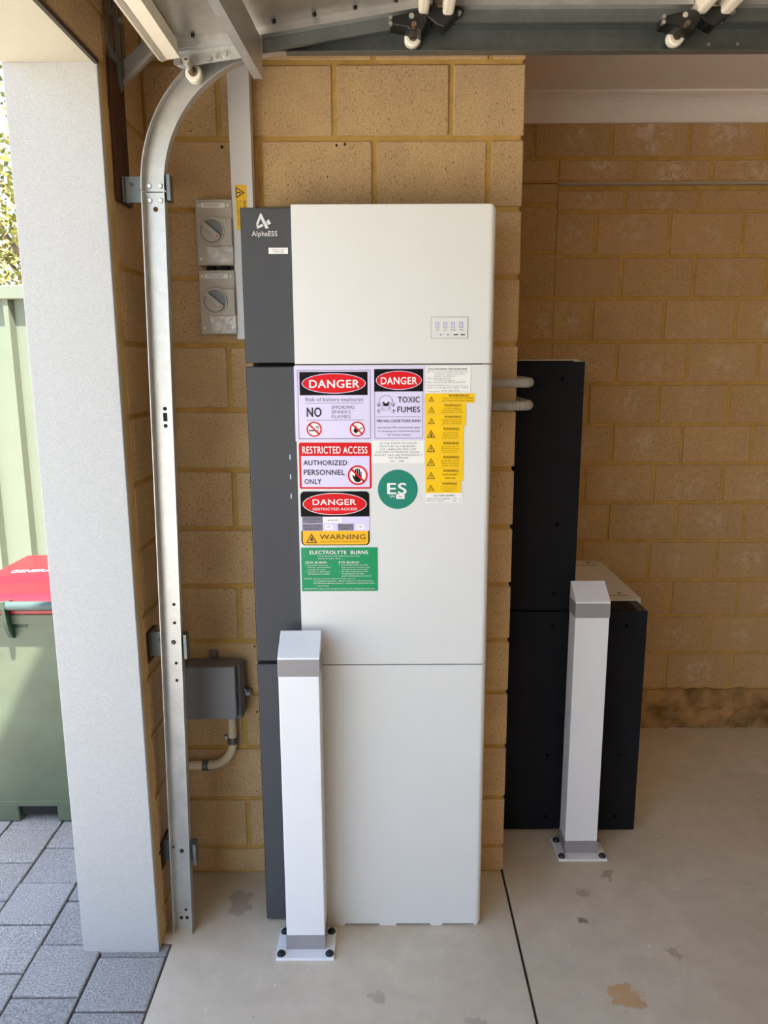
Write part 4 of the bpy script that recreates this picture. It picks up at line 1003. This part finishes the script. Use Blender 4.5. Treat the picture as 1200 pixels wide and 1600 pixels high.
fc = empty('fence', (-1.7, 3.22, 0.0), 'pale steel boundary fence with ribbed sheets behind the wheelie bin', 'fence')
YFE = 3.22
P = []; x = -4.2; pat = [(0.0, 0.0), (0.085, 0.0), (0.098, 0.028), (0.118, 0.028), (0.131, 0.0)]
def sheet(xa):
    pts_ = []
    for k in range(6):
        for dx, dy in pat: pts_.append((xa + k * 0.131 + dx, YFE - dy))
    pts_.append((xa + 0.786, YFE))
    back = [(a, b + 0.002) for a, b in pts_][::-1]
    vs = [Vector((a, b, z)) for z in (0.03, 1.835) for a, b in pts_]; n = len(pts_)
    return vs, [(i, i + 1, n + i + 1, n + i) for i in range(n - 1)]
for k in range(5): obj('fence_sheet', [sheet(-4.64 + 0.786 * k)], M['fence'], fc)
obj('top_rail', [box(-4.7, -0.70, YFE - 0.038, YFE + 0.012, 1.818, 1.872, 0.004)], M['fence'], fc)
obj('bottom_rail', [box(-4.7, -0.70, YFE - 0.038, YFE + 0.012, 0.0, 0.05)], M['fence'], fc)
for x in (-4.66, -2.30, -0.72): obj('post', [box(x - 0.025, x + 0.025, YFE - 0.03, YFE + 0.03, 0, 1.85)], M['fence'], fc)

tree = empty('tree', (-2.3, 6.2, 0.0), 'yellow-green leafy tree standing behind the pale fence', 'tree')
obj('trunk', [tube([(-2.3, 6.2, -0.02), (-2.27, 6.18, 0.9), (-2.33, 6.15, 1.8), (-2.28, 6.1, 2.6)], [0.11, 0.09, 0.08, 0.06], 10)], M['bark'], tree)
rt = random.Random(5)
brs = []; tips = []
for k in range(16):
    a = rt.uniform(0, 2 * PI); b = Vector((-2.3, 6.15, rt.uniform(1.3, 2.5))); e = b + Vector((math.cos(a) * rt.uniform(.6, 1.4), math.sin(a) * rt.uniform(.6, 1.2), rt.uniform(.3, 1.5)))
    brs.append(tube([b, (b + e) / 2 + Vector((0, 0, .08)), e], [0.03, 0.02, 0.008], 6)); tips.append((b, e))
obj('branches', brs, M['bark'], tree, kind='stuff')
lv, lf = [], []
for k in range(9000):
    b, e = rt.choice(tips); c = b.lerp(e, rt.uniform(.25, 1.1)) + Vector((rt.gauss(0, .22), rt.gauss(0, .22), rt.gauss(0, .22)))
    if c.z < 1.4: c.z = 1.4 + rt.random()
    d = Vector((rt.gauss(0, 1), rt.gauss(0, 1), rt.gauss(0, 1))).normalized(); q = d.orthogonal().normalized(); q.rotate(Matrix.Rotation(rt.uniform(0, 6.28), 3, d))
    L, W = rt.uniform(.035, .07), rt.uniform(.010, .018); o = len(lv)
    lv += [c, c + d * L * .5 + q * W, c + d * L, c + d * L * .5 - q * W]; lf.append((o, o + 1, o + 2, o + 3))
obj('leaves', [(lv, lf)], M['leaf'], tree, kind='stuff')
